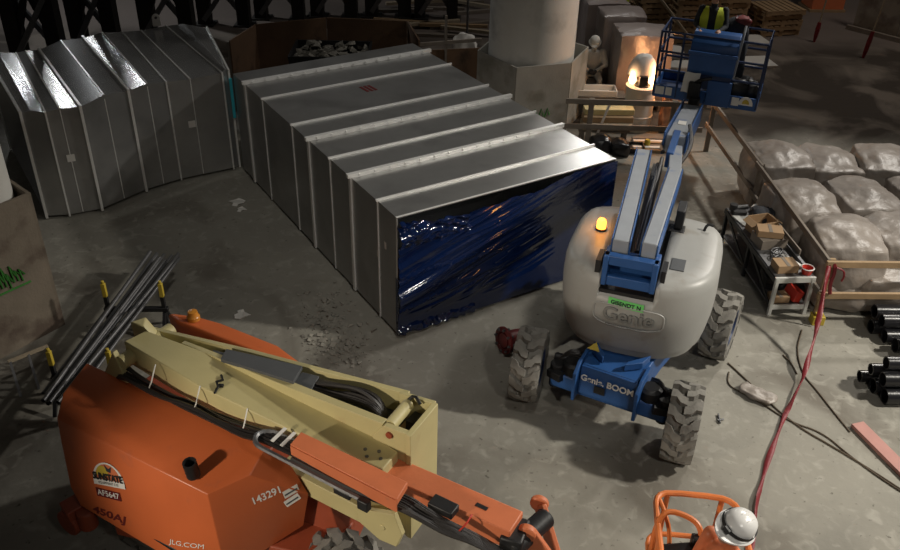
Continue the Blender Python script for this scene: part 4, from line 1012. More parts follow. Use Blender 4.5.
carton(.22, .92, WZ + .16, .36, .24, .10, -14, 'tilted cardboard box on top of the clutter in the middle of the bench')
carton(.24, .92, WZ, .40, .34, .15, 6, 'brown cardboard box underneath the tilted box on the bench', M_woodold)
carton(.26, 1.28, WZ, .34, .28, .22, 12, 'open cardboard box with raised flaps towards the back of the bench', open_=True)
carton(.18, .14, .155, .26, .18, .10, 4, 'small cardboard box on the lower shelf of the bench')
def clutter(name, label, cat, m__, fn, bevel=.004):
    b = MB(); fn(b); return tag(b.build(name, m__, bevel=bevel), label, cat)
t = thing('red_tub', 'small red tub with white rim on the front corner of the bench', 'tub', WB(.47, .10, WZ))
b = MB(); c = WB(.47, .10, WZ); b.lathe(c, [(.065, 0), (.085, .09), (.078, .09), (.06, .01), (.0, .01)], 20, cap=False); b.build('tub_wall', M_red, t)
b = MB(); b.lathe(c, [(.086, .085), (.095, .095), (.086, .105), (.078, .10), (.086, .085)], 20, cap=False); b.build('rim', M_white, t)
clutter('red_case', 'red tool case tilted on the lower shelf of the bench', 'tool case', M_red, lambda b: b.box(WB(.40, .16, .26), (.12, .26, .17), M=Matrix.Rotation(.3, 3, 'Y') @ Matrix.Rotation(.3, 3, 'Z')), .012)
clutter('black_pouch', 'black tool pouch at the back of the lower bench shelf', 'pouch', M_black, lambda b: b.blob(WB(.25, .50, .27), (.36, .30, .22), e=.5, n=6, amp=.03, fr=6))
clutter('paper_roll', 'long white sheet of paper lying across the bench beside the red tub', 'paper', M_paper, lambda b: b.bar(WB(.30, .55, WZ + .03), WB(.44, .22, WZ + .03), .07, .03))
clutter('metal_channel', 'dark metal channel lying along the rail side of the bench', 'metal offcut', M_steel, lambda b: b.bar(WB(.50, .25, WZ + .03), WB(.47, 1.05, WZ + .05), .05, .05))
clutter('plank_offcut', 'brown plank offcut standing on edge along the bench', 'plank', M_woodold, lambda b: b.bar(WB(.53, .5, WZ + .07), WB(.52, 1.4, WZ + .07), .025, .13))
clutter('grey_sheet', 'pale grey metal sheet on the left of the bench top', 'sheet', M_greylt, lambda b: b.box(WB(.14, 1.62, WZ + .012), (.24, .34, .02), WB.rz + .2))
clutter('white_bottle', 'white bottle lying at the back end of the bench', 'bottle', M_white, lambda b: b.lathe(WB(.36, 1.90, WZ + .045), [(.0, 0), (.04, .0), (.042, .14), (.018, .17), (.018, .2), (.0, .2)], 14, axis=(.6, .8, 0)))
clutter('grinder', 'black power tool with orange collar at the back of the bench', 'power tool', M_black, lambda b: (b.cyl(WB(.05, 1.90, WZ + .06), WB(.30, 1.96, WZ + .06), .05, .04), b.cyl(WB(.05, 1.90, WZ + .04), WB(.05, 1.90, WZ + .14), .06), b.box(WB(.12, 1.8, WZ + .04), (.2, .1, .07))))
clutter('cloth_bundle', 'bundle of dark rags among the boxes on the bench', 'rags', M_navy, lambda b: b.blob(WB(.40, 1.62, WZ + .09), (.30, .34, .2), e=.6, n=6, amp=.04, fr=7, seed=3))
clutter('screw_packet', 'small white packet on the brown box on the bench', 'packet', M_paper, lambda b: b.box(WB(.30, 1.10, WZ + .172), (.12, .08, .04), .3))
clutter('wire_tangle', 'tangle of dark wire and bits in the middle of the bench', 'wire', M_steel, lambda b: [b.tube([WB(.12 + .16 * math.sin(k * 2.1 + i * .9) * .6 + .1, .56 + .10 * math.cos(k * 1.3 + i * .8), WZ + .03 + .02 * k) for i in range(8)], .01, 6, smooth=1) for k in range(4)], 0)

# ================================================================== RED TAPE, CABLES, SMALL FLOOR THINGS
b = MB(); tp = [at(829, 266, 1.0), at(823, 300, .66), at(814, 340, .30), at(803, 378, .09), at(785, 415, .035), at(768, 460, .035), at(758, 497, .035), at(753, 532, .035), at(746, 580, .035)]
P = []
for a, c in zip(tp, tp[1:]): P += [a.lerp(c, i / 6) for i in range(6)]
P.append(tp[-1]); rings = []
for i, p in enumerate(P):
    d = (P[min(i + 1, len(P) - 1)] - P[max(0, i - 1)]).normalized(); tw = .55 * math.sin(i * .55) + .5 * math.sin(i * .21)
    x = d.cross(V((0, 0, 1))).normalized(); y = x.cross(d); w = .027 + .011 * math.sin(i * .9); h = .010 + .006 * math.sin(i * 1.3)
    xx = x * math.cos(tw) + y * math.sin(tw); yy = y * math.cos(tw) - x * math.sin(tw)
    rings.append([p + xx * w * math.cos(2 * PI * k / 8) + yy * h * math.sin(2 * PI * k / 8) for k in range(8)])
b.loft(rings); tag(b.build('barrier_tape', M_tape, smooth=60), 'twisted red barrier tape trailing from the corner post across the floor', 'tape')
b = MB()
for k, (dx_, dy_) in enumerate(((0, 0), (.015, .02))):
    b.tube([V((5.11 + dx_, 10.06, 1.02)), V((5.14 + dx_, 10.03, .9)), V((5.12 + dx_, 10.04, .72)), V((5.16 + dx_, 10.04, .55))], .018, 6, smooth=2)
b.tube([V((5.06, 10.05, 1.0)), V((5.05, 10.03, .6)), V((5.08, 10.03, .3)), V((5.08, 10.02, .06))], .013, 6, smooth=2)
b.tube([V((5.14, 10.02, .98)), V((5.24, 10.0, .95)), V((5.27, 10.0, .85)), V((5.25, 10.0, .78))], .014, 6, smooth=2)
tag(b.build('tape_tail', M_tape), 'red tape wound round the corner post of the timber rail', 'tape')
def cable(pts, r, label, m__=M_cable, name='cable'):
    b = MB(); b.tube([at(x, y, r) for x, y in pts], r, 6, smooth=3); return tag(b.build(name, m__), label, 'cable')
cable([(728, 363), (738, 372), (755, 388), (775, 408), (800, 428), (830, 445), (865, 466), (905, 492)], .011, 'thin brown cable running from the rear wheel diagonally across the floor')
cable([(729, 372), (727, 384), (740, 392), (760, 402), (790, 422), (822, 432), (850, 456), (880, 478), (905, 494)], .010, 'second thin cable looping beside the white rag and across the floor')
cable([(802, 330), (796, 350), (803, 375), (815, 388), (832, 410), (850, 432)], .010, 'thin dark cable from under the work bench to the faded red plank')
cable([(783, 355), (792, 364), (797, 374)], .010, 'short piece of cable on the floor below the work bench')
b = MB(); c = at(757, 396, .02); b.blob(c, (.42, .20, .06), rz=-.7, e=.5, n=8, amp=.03, fr=8, seed=9); o = b.build('rag', M_bag, smooth=60); o.location.z = .0; tag(o, 'crumpled pale rag on the floor next to the rear wheel', 'rag')
p, q = at(857, 424, .03), at(925, 492, .03); b = MB(); b.bar(p, q, .17, .05); tag(b.build('plank', M_pink, bevel=.005), 'faded red plank lying on the floor at the right edge', 'plank')
b = MB(); p = at(720, 423, .02); b.cyl(p, p + V((.02, .16, 0)), .012); b.cyl(p + V((-.02, .05, 0)), p + V((.06, .07, 0)), .012); tag(b.build('tie_bolt', M_steel), 'small metal bolt on the floor by the front right tyre', 'bolt')
# red flanged fitting
RF = thing('flanged_fitting', 'dark red flanged pipe fitting on the floor left of the blue lift', 'pipe fitting', at(508, 347, 0))
c = at(505, 340, .19); ax = V((-.82, -.50, .10)).normalized()
b = MB(); b.lathe(c, [(.0, -.02), (.10, -.02), (.12, .03), (.185, .03), (.185, 0.0), (.12, -.03), (.10, -.30), (.0, -.30)], 24, axis=ax, cap=False); b.lathe(c, [(.10, .031), (.10, -.01)], 24, axis=ax); b.build('fitting_body', M_reddk, RF)
q_ = ax.to_track_quat('Z', 'Y').to_matrix()
for k in range(8):
    p = c + q_ @ V((.155 * math.cos(k * PI / 4), .155 * math.sin(k * PI / 4), 0)); b = MB(); b.cyl(p - ax * .04, p + ax * .06, .018, n=6); part_label(b.build('bolt', M_steel, RF), 'grey flange bolt')
for k, (px_, py_, sz_) in enumerate(((237, 203, .16), (241, 210, .10), (241, 315, .13))):
    p = at(px_, py_, 0); b = MB(); b.prism([p + V((math.cos(a) * sz_ * (.7 + .4 * math.sin(a * 3 + k)), math.sin(a) * sz_ * .8, .004 + .02 * (a % 2 > 1))) for a in [2 * PI * i / 9 for i in range(9)]], (0, 0, .006))
    tag(b.build('paper_scrap', M_paper, smooth=0), ('larger pale scrap of paper on the floor left of the straight duct', 'smaller pale scrap beside the larger one left of the straight duct', 'pale scrap on the floor behind the orange side hood')[k], 'scrap', 'paper scraps on the floor')
# loose rubble beside the orange lift
b = MB(); random.seed(11)
for i in range(420):
    t_ = random.random(); px_ = 318 + 30 * t_ + random.gauss(0, 16); py_ = 300 + 66 * t_ + random.gauss(0, 10)
    p = at(px_, py_, 0); r = random.choice((.010, .012, .016, .022, .03, .045)) * random.uniform(.6, 1.3)
    b.hull([p + V((random.uniform(-r, r), random.uniform(-r, r), random.uniform(-.2 * r, r * .8))) for _ in range(9)])
tag(b.build('rubble', M_deb, smooth=0), 'patch of grey concrete rubble on the floor behind the orange lift', 'rubble', kind='stuff')

# ================================================================== STEEL PIPES ON STANDS (left)
def stand(p, q, label, legs=True):
    F = Fr(p.x, p.y, math.degrees(math.atan2(q.y - p.y, q.x - p.x))); L_ = (q - p).length
    t = thing('pipe_stand', label, 'pipe stand', F(L_ / 2, 0), 0)
    b = MB(); b.box(F(L_ / 2, 0, .40), (L_ + .1, .06, .06), F.rz); b.build('cross_bar', M_black, t, bevel=.004)
    for x in (0, L_):
        b = MB(); b.bar(F(x, 0, .02), F(x, 0, .62), .05, .05, up=(0, 1, 0)); b.build('upright', M_black, t, bevel=.004)
        b = MB(); b.box(F(x, 0, .70), (.055, .055, .20), F.rz); b.cyl(F(x, 0, .80), F(x, 0, .84), .02); part_label(b.build('end_sleeve', M_yel, t, bevel=.006), 'yellow sleeve')
        for s_ in (-1, 1):
            b = MB(); b.bar(F(x, s_ * .03, .36), F(x, s_ * .26, .025), .04, .04); b.build('leg', M_black, t)
    return t
stand(at(104, 290, .70), at(161, 290, .70), 'pipe stand with two yellow sleeves under the far end of the steel pipes')
stand(at(50, 358, .70), at(109, 358, .70), 'pipe stand with yellow sleeves under the near end of the steel pipes')
random.seed(12)
nP = 11
for i in range(nP):
    f = i / (nP - 1); lay = .46 + (.06 if i % 3 == 1 else 0)
    a = at(150 + 30 * f + random.uniform(-3, 3), 252 + 6 * f + random.uniform(-4, 5), lay); c = at(42 + 26 * f + random.uniform(-3, 3), 398 + 9 * f + random.uniform(-6, 4), lay)
    b = MB(); b.pipe(c, a, .027 if i % 2 else .022, .005, 14)
    tag(b.build('steel_pipe', M_steel), 'long grey steel pipe lying on the pipe stands, %s from the left of the bundle' % ordinal(i), 'pipe', 'steel pipes on the stands')
# leaning frame against the plywood box
fr_ = thing('floor_rack', 'dark steel rack standing low against the brown plywood box', 'rack', at(25, 385, 0))
a0, a1 = at(8, 362, .34), at(48, 346, .34)
b = MB(); b.bar(a0, a1, .035, .035); b.build('top_bar', M_rope, fr_)
for f in (.05, .5, .95):
    p = a0.lerp(a1, f); b = MB(); b.bar(p, V((p.x + .16, p.y - .26, .0)), .03, .03); b.build('leg', M_steel, fr_)
    b = MB(); b.bar(p, V((p.x - .10, p.y + .16, .02)), .03, .03); b.build('leg', M_steel, fr_)

# ================================================================== BLACK PIPES (right)
def blackpipe(p, L_, r, label, group):
    b = MB(); d = V((math.cos(.02), math.sin(.02), 0)); b.pipe(p, p + d * L_, r, .012, 24)
    t = tag(b.build('black_pipe', M_blackpipe), label, 'pipe', group)
    return t
low = [(884, 396, .105, .105, 'lower front'), (880, 376, .28, .10, 'upper middle'), (887, 366, .42, .09, 'topmost'), (866, 378, .10, .075, 'far back'), (874, 391, .075, .06, 'thin low'), (872, 366, .27, .075, 'rear upper')]
NMS = ['fat black pipe lying lowest and nearest in the small bundle at the right edge', 'fat black pipe in the middle of the small bundle at the right edge', 'black pipe lying on top of the small bundle at the right edge', 'thinner black pipe sticking out furthest left in the small bundle', 'black pipe between the lowest two in the small bundle at the right edge', 'thinner black pipe at the back of the small bundle at the right edge']
lowpos = [(5.39, 8.44, .105, .10), (5.36, 8.545, .285, .095), (5.40, 8.655, .455, .085), (5.25, 8.86, .08, .075), (5.33, 8.645, .10, .098), (5.30, 8.76, .27, .075)]
for (x, y, z, r), n_ in zip(lowpos, NMS): blackpipe(V((x, y, z)), 2.2, r, n_, 'black pipes in the small bundle')
UP = [(5.84, 10.03, .285, .10), (5.80, 9.92, .105, .10), (5.90, 9.71, .105, .095), (5.86, 9.82, .28, .09), (5.96, 9.50, .105, .10), (6.04, 9.28, .105, .10), (5.98, 9.40, .28, .09)]
UN = ['black pipe topmost at the back of the stack below the timber rail', 'black pipe sticking out furthest left in the stack below the timber rail', 'black pipe low in the middle of the stack below the timber rail', 'black pipe upper middle in the stack below the timber rail', 'black pipe second from the front in the stack below the timber rail', 'black pipe lowest and nearest in the stack below the timber rail', 'black pipe on top at the front of the stack below the timber rail']
for (x, y, z, r), n_ in zip(UP, UN): blackpipe(V((x, y, z)), 2.4, r, n_, 'black pipes stacked below the rail')

# ================================================================== BACK: SHRINK-WRAPPED PALLETS, DRUM, LUMBER
def wrapped(px_, py_, zt, w, d, rz, label, seed):
    p = at(px_, py_, 0) + V((0, d / 2, 0)); b = MB()
    b.blob((p.x, p.y, zt / 2 + .05), (w, d, zt - .1), rz=rz, e=.16, n=12, amp=.03, fr=2.2, seed=seed)
    t = thing('wrapped_pallet', label, 'pallet', V((p.x, p.y, 0)), 0, 'shrink-wrapped pallet loads')
    b.build('wrapped_load', M_wrap, t, smooth=80)
    b = MB()
    for s_ in (-1, 0, 1): b.box((p.x + s_ * w * .42 * math.cos(rz), p.y + s_ * w * .42 * math.sin(rz), .05), (.10, d * .95, .10), rz)
    b.build('pallet_base', M_woodold, t)
wrapped(637, 112, 1.65, 1.12, .95, .05, 'tall shrink-wrapped pallet load right behind the glowing lamp', 3)
wrapped(616, 92, 1.70, .95, .85, .05, 'shrink-wrapped pallet load behind the person in white', 5)
wrapped(600, 74, 1.65, 1.0, .85, .1, 'shrink-wrapped pallet load furthest back beside the round column', 8)
dp = at(637, 132, 0) + V((0, .2, 0))
DR = thing('drum', 'pale round drum with a glowing hooded lamp on its lid behind the old rail', 'drum', dp)
b = MB(); b.lathe(dp, [(.29, 0), (.30, .02), (.29, .3), (.305, .32), (.29, .34), (.29, .62), (.305, .64), (.29, .66), (.29, .86), (.31, .87), (.31, .92), (.28, .93), (.0, .93)], 32, cap=False); b.build('drum_body', M_conc, DR)
LP_ = thing('heat_lamp', 'glowing work lamp under a pale hood standing on the drum lid', 'lamp', dp + V((0, 0, .93)))
b = MB(); b.box(dp + V((0, -.12, 1.04)), (.17, .14, .22)); b.cyl(dp + V((.0, -.05, .93)), dp + V((0, -.05, .96)), .16); b.build('lamp_housing', M_black, LP_, bevel=.01)
for s_ in (-1, 1):
    b = MB(); b.lathe(dp + V((s_ * .19, .02, .95)), [(.05, 0), (.08, .06), (.06, .16), (.02, .24), (.0, .25)], 14); b.build('glowing_bulb', M_lampw, LP_)
b = MB(); rings = []
for z, r in ((1.12, .30), (1.25, .28), (1.40, .22), (1.50, .14), (1.54, .02)):
    rings.append([dp + V((math.cos(a) * r, math.sin(a) * r * .7 + .10, z)) for a in [2 * PI * i / 24 for i in range(24)]])
b.loft(rings, cap=False); b.build('hood', M_paper, LP_)
lamp('POINT', 'heat_lamp_glow', dp + V((.42, -.10, 1.16)), dp, 42, (1, .45, .18), .10)
lamp('POINT', 'heat_lamp_glow', dp + V((-.22, -.05, 1.16)), dp, 9, (1, .55, .26), .10)
def one(name, label, cat, m__, fn, bevel=.0, smooth=35, group=None):
    b = MB(); fn(b); return tag(b.build(name, m__, bevel=bevel, smooth=smooth), label, cat, group)
def aw(px_, py_, z): return at(px_, py_, z)
c = at(670, 137, 0) + V((0, .35, 0))
M_shiny = mat('orange_lit_plastic_sheet', (.50, .26, .15), .25, .35, .25, 4, .6, 12, spec=.8)  # the lamp's orange light is put into the sheet's base colour
one('plastic_roll', 'crinkled shiny sheeting lit orange by lamplight beside the drum', 'plastic sheeting', M_shiny, lambda b: b.blob((c.x, c.y, .56), (.34, .30, 1.1), e=.3, n=10, amp=.05, fr=6, seed=4), smooth=50)
# tray in front of the seated person
c = at(595, 96, .45)
TR = thing('tray', 'pale rectangular tray on a dark bench in front of the person in white', 'tray', V((c.x, c.y, .5)))
b = MB(); w, d = .82, .36
b.box((c.x, c.y, .51), (w, d, .02))
for x, y, sx, sy in ((0, -d / 2, w, .03), (0, d / 2, w, .03), (-w / 2, 0, .03, d), (w / 2, 0, .03, d)): b.box((c.x + x, c.y + y, .57), (sx, sy, .13))
b.build('tray_shell', M_paper, TR, bevel=.01)
BN = thing('low_bench', 'low dark bench under the pale tray', 'bench', V((c.x, c.y, 0)))
b = MB(); b.box((c.x + .05, c.y, .475), (1.15, .42, .05)); b.build('bench_top', M_woodold, BN)
for x in (-.5, .5):
    for y in (-.16, .16):
        b = MB(); b.box((c.x + .05 + x, c.y + y, .225), (.06, .06, .45)); b.build('leg', M_steel, BN)
c = at(628, 104, .5); one('stone_lump', 'pale lump lying at the end of the tray bench', 'lump', M_conc, lambda b: b.blob((c.x, c.y, .12), (.30, .26, .22), e=.7, n=6, amp=.03, fr=5))
# lumber stack behind the rail
base = at(604, 146, 0); lx, ly = base.x, base.y + .25
random.seed(2)
lum = []
for k, (z, m__, nm) in enumerate(((.06, M_woodold, 'lowest'), (.18, M_wood, 'second lowest'), (.30, M_woodold, 'middle'), (.42, M_wood, 'second highest'), (.54, M_cream, 'topmost'))):
    if k < 2: continue
    one('timber_beam', 'thick short timber beam behind the old rail, %s of its stack' % ('lowest', 'middle', 'topmost')[k - 2], 'timber', M_cream if k == 4 else (M_wood if k == 3 else M_rope), lambda b: b.box((lx + .02 * k, ly + .02 + .07 * (k - 2), .18 + .12 * (k - 1) + .04), (.98, .34 - .05 * (k - 2), .115), .01 * k), .012, group='timber beams behind the old rail')
RK = thing('trestle', 'low dark trestle under the short timber beams', 'trestle', V((lx, ly, 0)))
b = MB(); b.box((lx, ly + .06, .235), (1.0, .3, .05)); b.build('trestle_top', M_woodold, RK)
for s_ in (-.42, .42):
    b = MB(); b.box((lx + s_, ly + .06, .105), (.06, .28, .21)); b.build('leg', M_woodold, RK)
for k, (px_, py_, s_) in enumerate(((598, 147, .36), (617, 149, .32))):
    c = at(px_, py_, 0)
    one('black_bag', ('larger shiny black bag under the old rail below the timber beams', 'smaller black bag under the old rail left of the planks')[k], 'bag', M_blackpipe, lambda b: b.blob((c.x, c.y - .25, s_ * .45), (s_ * 1.05, .34, s_ * .9), e=.7, n=8, amp=.04, fr=5, seed=k + 1), smooth=70, group='black bags under the old rail')
c = at(630, 120, .1); one('white_sack', 'small pale sack beside the short timber beams', 'sack', M_conc, lambda b: b.blob((c.x - .02, c.y + .05, .18), (.36, .34, .34), e=.5, n=6, amp=.04, fr=5, seed=2), smooth=70)
c = at(628, 150, 0); one('dark_tray', 'flat dark tray on the floor below the old rail', 'tray', M_black, lambda b: (b.box((c.x, c.y + .0, .03), (.62, .34, .03)), b.box((c.x, c.y - .17, .06), (.62, .02, .08)), b.box((c.x, c.y + .17, .06), (.62, .02, .08)), b.box((c.x + .3, c.y, .06), (.02, .34, .08)), b.box((c.x - .3, c.y, .06), (.02, .34, .08))))
for k in range(6):
    p = at(658, 151 - k * 2.3, .03 + .0 * k)
    one('plank', 'pale plank in the low pile behind the old rail, %s from the front' % ordinal(k), 'plank', (M_wood, M_paper, M_woodold)[k % 3], lambda b: b.box((p.x, p.y + .02, .025 + .012 * (k % 2)), (.92 + .06 * (k % 3), .085, .045), .03 * (k % 3 - 1)), .003, group='planks piled behind the old rail')
c = at(648, 138, .2); one('hard_hat', 'small yellow hard hat on the plank pile behind the old rail', 'hat', M_yel, lambda b: b.lathe((c.x, c.y, .06), [(.06, 0), (.06, .08), (.04, .11), (.0, .11)], 14))
c = at(702, 115, 0) + V((.25, .6, 0)); one('concrete_block', 'grey concrete block on the floor under the blue basket', 'block', M_conc, lambda b: b.box((c.x, c.y, .25), (.9, .5, .5), .1), .02)
# stuff in the basket
one('tool_bag', 'black tool bag heap on the right side of the blue basket floor', 'bag', M_black, lambda b: [b.blob(BK(BWD * .86 + dx_, .25 + dy_, 1.60 + s2 / 2), (s2, s2, s2), e=.6, n=6, amp=.05, fr=7, seed=dx_ * 9) for dx_, dy_, s2 in ((-.12, 0, .28), (.10, .06, .24), (-.02, .22, .26))], smooth=60)
one('duffel_bag', 'large dark grey bag right of the person in the blue basket', 'bag', M_navy, lambda b: b.blob(BK(BWD * .66, BDP * .70, 2.35), (.42, .36, 1.2), e=.6, n=8, amp=.05, fr=4, seed=6), smooth=60).location.z = 1.53
c = BK(BWD * .70, BDP * .70, 2.62 + .16); one('red_cloth', 'red cloth lying on top of the dark grey bag in the blue basket', 'cloth', M_reddk, lambda b: b.blob((c.x, c.y, 2.80), (.26, .22, .12), e=.6, n=6, amp=.03, fr=6, seed=2), smooth=60)

# pallet stacks
def pallet_mesh():
    b = MB()
    for k in range(7): b.box((-.5 + k * .167, 0, .125), (.12, 1.0, .025))
    for y in (-.45, 0, .45): b.box((0, y, .07), (1.12, .09, .085))
    for k in (-.5, 0, .5): b.box((k, 0, .0125), (.12, 1.0, .025))
    return b
PM = None
def stack(px_, py_, n, rz, where, seed, zt=None):
    global PM
    p = at(px_, py_, 0); random.seed(seed)
    for k in range(n):
        if PM is None:
            o = pallet_mesh().build('wooden_pallet', M_wood, smooth=0); PM = o
        else:
            o = PM.copy(); COL.objects.link(o)
        o.location = (p.x + random.uniform(-.03, .03), p.y + random.uniform(-.03, .03), k * .1395 + .0)
        o.rotation_euler = (0, 0, rz + random.uniform(-.04, .04))
        lv = 'top' if k == n - 1 else '%s from the bottom' % ordinal(k)
        tag(o, 'wooden pallet, %s of the stack %s' % (lv, where), 'pallet', 'pallets in the stack ' + where)
stack(771, 31, 5, .25, 'standing on open ground behind the basket', 1)
stack(652, 30, 11, .15, 'left behind the shrink-wrapped load', 2)
stack(688, 38, 10, .1, 'left of the person in the basket', 3)
stack(716, 30, 10, .2, 'directly behind the person in the basket', 4)
for k, (px_, py_, lab) in enumerate(((747, 40, 'pale board lying on the ground behind the basket, further one'), (752, 62, 'pale board lying on the ground seen through the basket rails'))):
    c = at(px_, py_, .03); one('board', lab, 'board', M_conc, lambda b: b.box((c.x, c.y, .03), (1.0, .75, .05), .15), .004)
for k, (px_, py_) in enumerate(((668, 60), (676, 76))):
    c = at(px_, py_, .0); one('white_bundle', ('pale bundle on the ground seen through the left of the basket', 'lower pale bundle seen through the left of the basket')[k], 'bundle', M_conc, lambda b: b.blob((c.x, c.y, .15), (.7, .5, .3), e=.4, n=6, amp=.04, fr=4, seed=k), smooth=70)
c = at(826, 12, 0); OC = thing('orange_crate', 'orange brown crate with pale label standing at the top right', 'crate', c)
b = MB(); b.box((c.x, c.y + .4, .62), (.95, .8, 1.1), .05); b.build('crate_body', M_or2, OC, bevel=.01)
b = MB(); b.box((c.x, c.y + .4, .035), (1.05, .9, .07), .05); b.build('skid', M_wood, OC)
b = MB(); b.box((c.x + .02, c.y - .008, .80), (.45, .012, .25), .05); b.build('label', M_paper, OC)
def pole(p0, p1, tag0, label):
    t = thing('rope', label, 'rope', V((p0.x, p0.y, p0.z)))
    b = MB(); b.tube([p0, p0.lerp(p1, .5) + V((0, 0, -.02)), p1], .022, 6); b.build('rope_line', M_rope, t)
    b = MB(); d = (p1 - p0); P_ = [p0 + d * f for f in tag0]
    b.tube(P_, [.03, .05, .06, .045][:len(P_)], 6); part_label(b.build('red_flag', M_tape, t), 'red flag')
g = at(863, 58, 0); pole(V((g.x, g.y, .0)), V((g.x + .25, g.y, 2.6)), (0, .05, .16, .26), 'pale rope with a long red flag hanging to the ground at the top right')
g = at(814, 42, 0); pole(V((g.x, g.y, .0)), V((g.x + .12, g.y, 2.6)), (0, .06, .14, .2), 'pale rope with a dark red flag hanging near the orange crate')
g0, g1 = at(700, 20, 2.2), at(640, -30, 2.6)
b = MB(); b.bar(at(705, 58, .03), at(645, -22, 1.78), .05, .05); tag(b.build('leaning_batten', M_rope), 'long pale batten leaning against the pallet stacks', 'batten')
c = at(622, 16, 0); one('yellow_green_bag', 'small yellow green bag between the wrapped loads and the pallets', 'bag', M_hiviz, lambda b: b.blob((c.x, c.y, .40), (.3, .25, .8), e=.5, n=6, amp=.05, fr=5, seed=3), smooth=70)

# ================================================================== BACK LEFT: HOARDING, SKIP, STEEL SHORING
HP = [V((-4.5, 17.3, 0)), V((-4.2, 18.4, 0)), V((-2.8, 19.0, 0)), V((-1.05, 18.9, 0)), V((-.75, 17.6, 0))]
HD_ = thing('plywood_hoarding', 'low brown plywood hoarding curving behind the straight duct', 'hoarding', V((-2.8, 18.5, 0)))
for a, c in zip(HP, HP[1:]):
    d = (c - a).normalized(); n = V((-d.y, d.x, 0)); b = MB(); b.prism([a, c - d * .01, c - d * .01 + n * .03, a + n * .03], (0, 0, 1.5)); b.build('panel', M_plybrown, HD_, smooth=0)
    b = MB(); b.bar(a + n * .06 + d * .06, a + n * .06 + d * .06 + V((0, 0, 1.45)), .07, .07, up=d); b.build('stud', M_woodold, HD_, smooth=0)
H2 = thing('plywood_hoarding', 'second low dark plywood hoarding with a stake beside the round column', 'hoarding', V((-.2, 18.2, 0)))
a, c = V((-.85, 18.6, 0)), V((.55, 18.9, 0)); d = (c - a).normalized(); n = V((-d.y, d.x, 0))
b = MB(); b.prism([a, c, c + n * .03, a + n * .03], (0, 0, .95)); b.build('panel', M_plybrown, H2, smooth=0)
b = MB(); b.bar(a.lerp(c, .45) - n * .04, a.lerp(c, .45) - n * .04 + V((0, 0, 1.7)), .05, .05, up=d); b.build('stud', M_woodold, H2)
b = MB(); b.bar(a - n * .05 + V((0, 0, 1.1)), c - n * .05 + V((0, 0, 1.15)), .05, .07); b.build('rail', M_woodold, H2)
SK = thing('rubbish_skip', 'black skip full of grey scraps in front of the brown hoarding', 'skip', V((-2.65, 17.7, 0)))
sx0, sx1, sy0, sy1 = -3.35, -1.75, 17.15, 18.25
b = MB(); b.loft([[V((x0_, y0_, z)) for x0_, y0_ in ((sx0 + i_, sy0 + i_), (sx1 - i_, sy0 + i_), (sx1 - i_, sy1 - i_), (sx0 + i_, sy1 - i_))] for z, i_ in ((.05, .12), (1.25, 0), (1.25, .04), (1.0, .05))], cap=True); b.build('skip_body', M_black, SK, smooth=0)
b = MB(); random.seed(6)
for i in range(90):
    p = V((random.uniform(sx0 + .15, sx1 - .15), random.uniform(sy0 + .15, sy1 - .15), 1.08 + random.uniform(0, .18))); r = random.uniform(.05, .16)
    b.hull([p + V((random.uniform(-r, r), random.uniform(-r, r), random.uniform(-.04, .07))) for _ in range(7)])
o = b.build('scrap', M_deb, SK, smooth=0); o['kind'] = 'stuff'
SG = thing('disc_sign', 'grey round disc on a post left of the round column', 'sign', at(471, 62, 0) + V((-.1, 1.2, 0)))
sp = SG.location
b = MB(); b.cyl(sp, sp + V((0, 0, 2.0)), .03, n=10); b.build('post', M_steel, SG)
b = MB(); b.cyl(sp + V((0, -.03, 1.75)), sp + V((0, -.06, 1.77)), .30, n=28); b.build('disc', M_conc, SG)
c = at(471, 60, .6) + V((-.15, .4, 0)); one('white_sheet_bundle', 'crumpled white plastic draped beside the round column', 'plastic sheeting', M_paper, lambda b: b.blob((c.x, c.y, .5), (.5, .4, 1.0), e=.5, n=8, amp=.08, fr=6, seed=9), smooth=50)
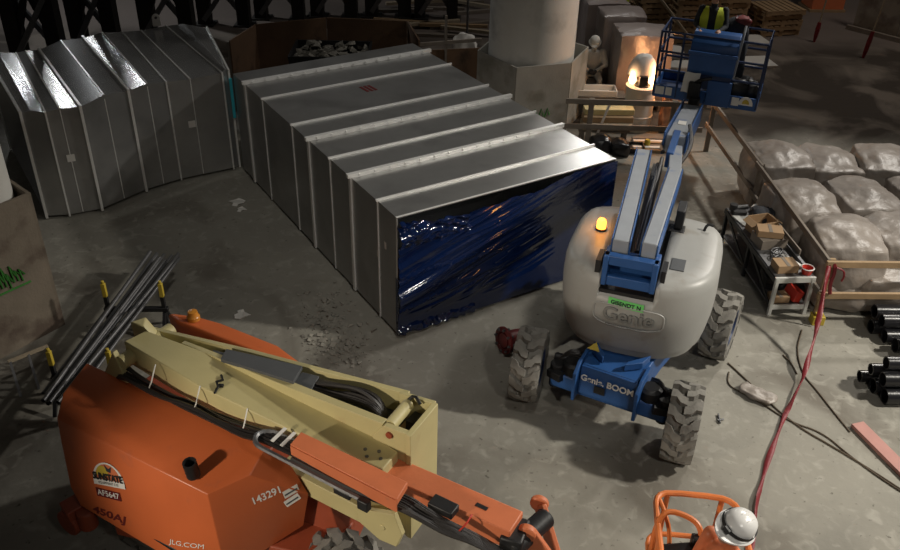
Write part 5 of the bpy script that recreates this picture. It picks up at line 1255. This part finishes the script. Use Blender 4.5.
# shoring frames
def shoring(px0, px1, py_, label, w=.26, br=True):
    p, q = at(px0, py_, 0), at(px1, py_ - .5, 0); q.y = p.y
    t = thing('shoring_frame', label, 'shoring', (p + q) / 2)
    for a in (p, q):
        b = MB(); b.bar(a, a + V((0, 0, 5.5)), w, w, up=(0, 1, 0)); b.build('post', M_dark, t, smooth=0)
        b = MB(); b.box(a + V((0, 0, .02)), (w * 1.6, w * 1.6, .04)); b.build('base_plate', M_dark, t, smooth=0)
    for z0, z1 in ((.15, 1.5), (1.5, .15)):
        b = MB(); b.bar(p + V((0, -.14 if z0 < 1 else .14, z0)), q + V((0, -.14 if z0 < 1 else .14, z1)), .10, .12); b.build('brace', M_steel, t, smooth=0)
    if br:
        for (z0, z1) in ((.3, 2.9), (2.9, 5.3)):
            b = MB(); b.bar(p + V((0, -.05, z0)), q + V((0, -.05, z1)), .14, .12); b.build('brace', M_dark, t, smooth=0)
            b = MB(); b.bar(p + V((0, .08, z1)), q + V((0, .08, z0)), .14, .12); b.build('brace', M_dark, t, smooth=0)
shoring(22, 62, 60, 'dark steel shoring frame furthest left behind the bent duct', .34)
shoring(82, 116, 46, 'dark steel shoring frame behind the middle of the bent duct', .34)
shoring(150, 190, 34, 'dark steel shoring frame behind the right end of the bent duct', .36)
shoring(206, 246, 24, 'dark steel shoring frame behind the left of the brown hoarding', .32)
shoring(262, 300, 18, 'dark steel shoring frame behind the rubbish skip', .32)
shoring(318, 352, 16, 'dark steel shoring frame behind the middle of the brown hoarding', .34)
shoring(372, 405, 16, 'dark steel shoring frame behind the right end of the brown hoarding', .34)
shoring(420, 452, 18, 'dark steel shoring frame left of the round column', .30)
random.seed(21)
for k in range(14):
    px_ = 405 + (k % 7) * 12 + random.uniform(-6, 6); py_ = 4 + (k // 7) * 22 + random.uniform(-4, 8)
    p = at(px_, py_, .1); a = random.uniform(-.5, .5)
    one('timber_offcut', 'loose timber piece in the dark heap left of the round column', 'timber', (M_woodold, M_rope, M_woodold, M_wood)[k % 4], lambda b: b.bar((p.x - .9 * math.cos(a), p.y - .9 * math.sin(a), .042 + .08 * (k % 2)), (p.x + .9 * math.cos(a), p.y + .9 * math.sin(a), .042 + .08 * (k % 2)), .12, .08), .0, group='loose timber left of the round column')
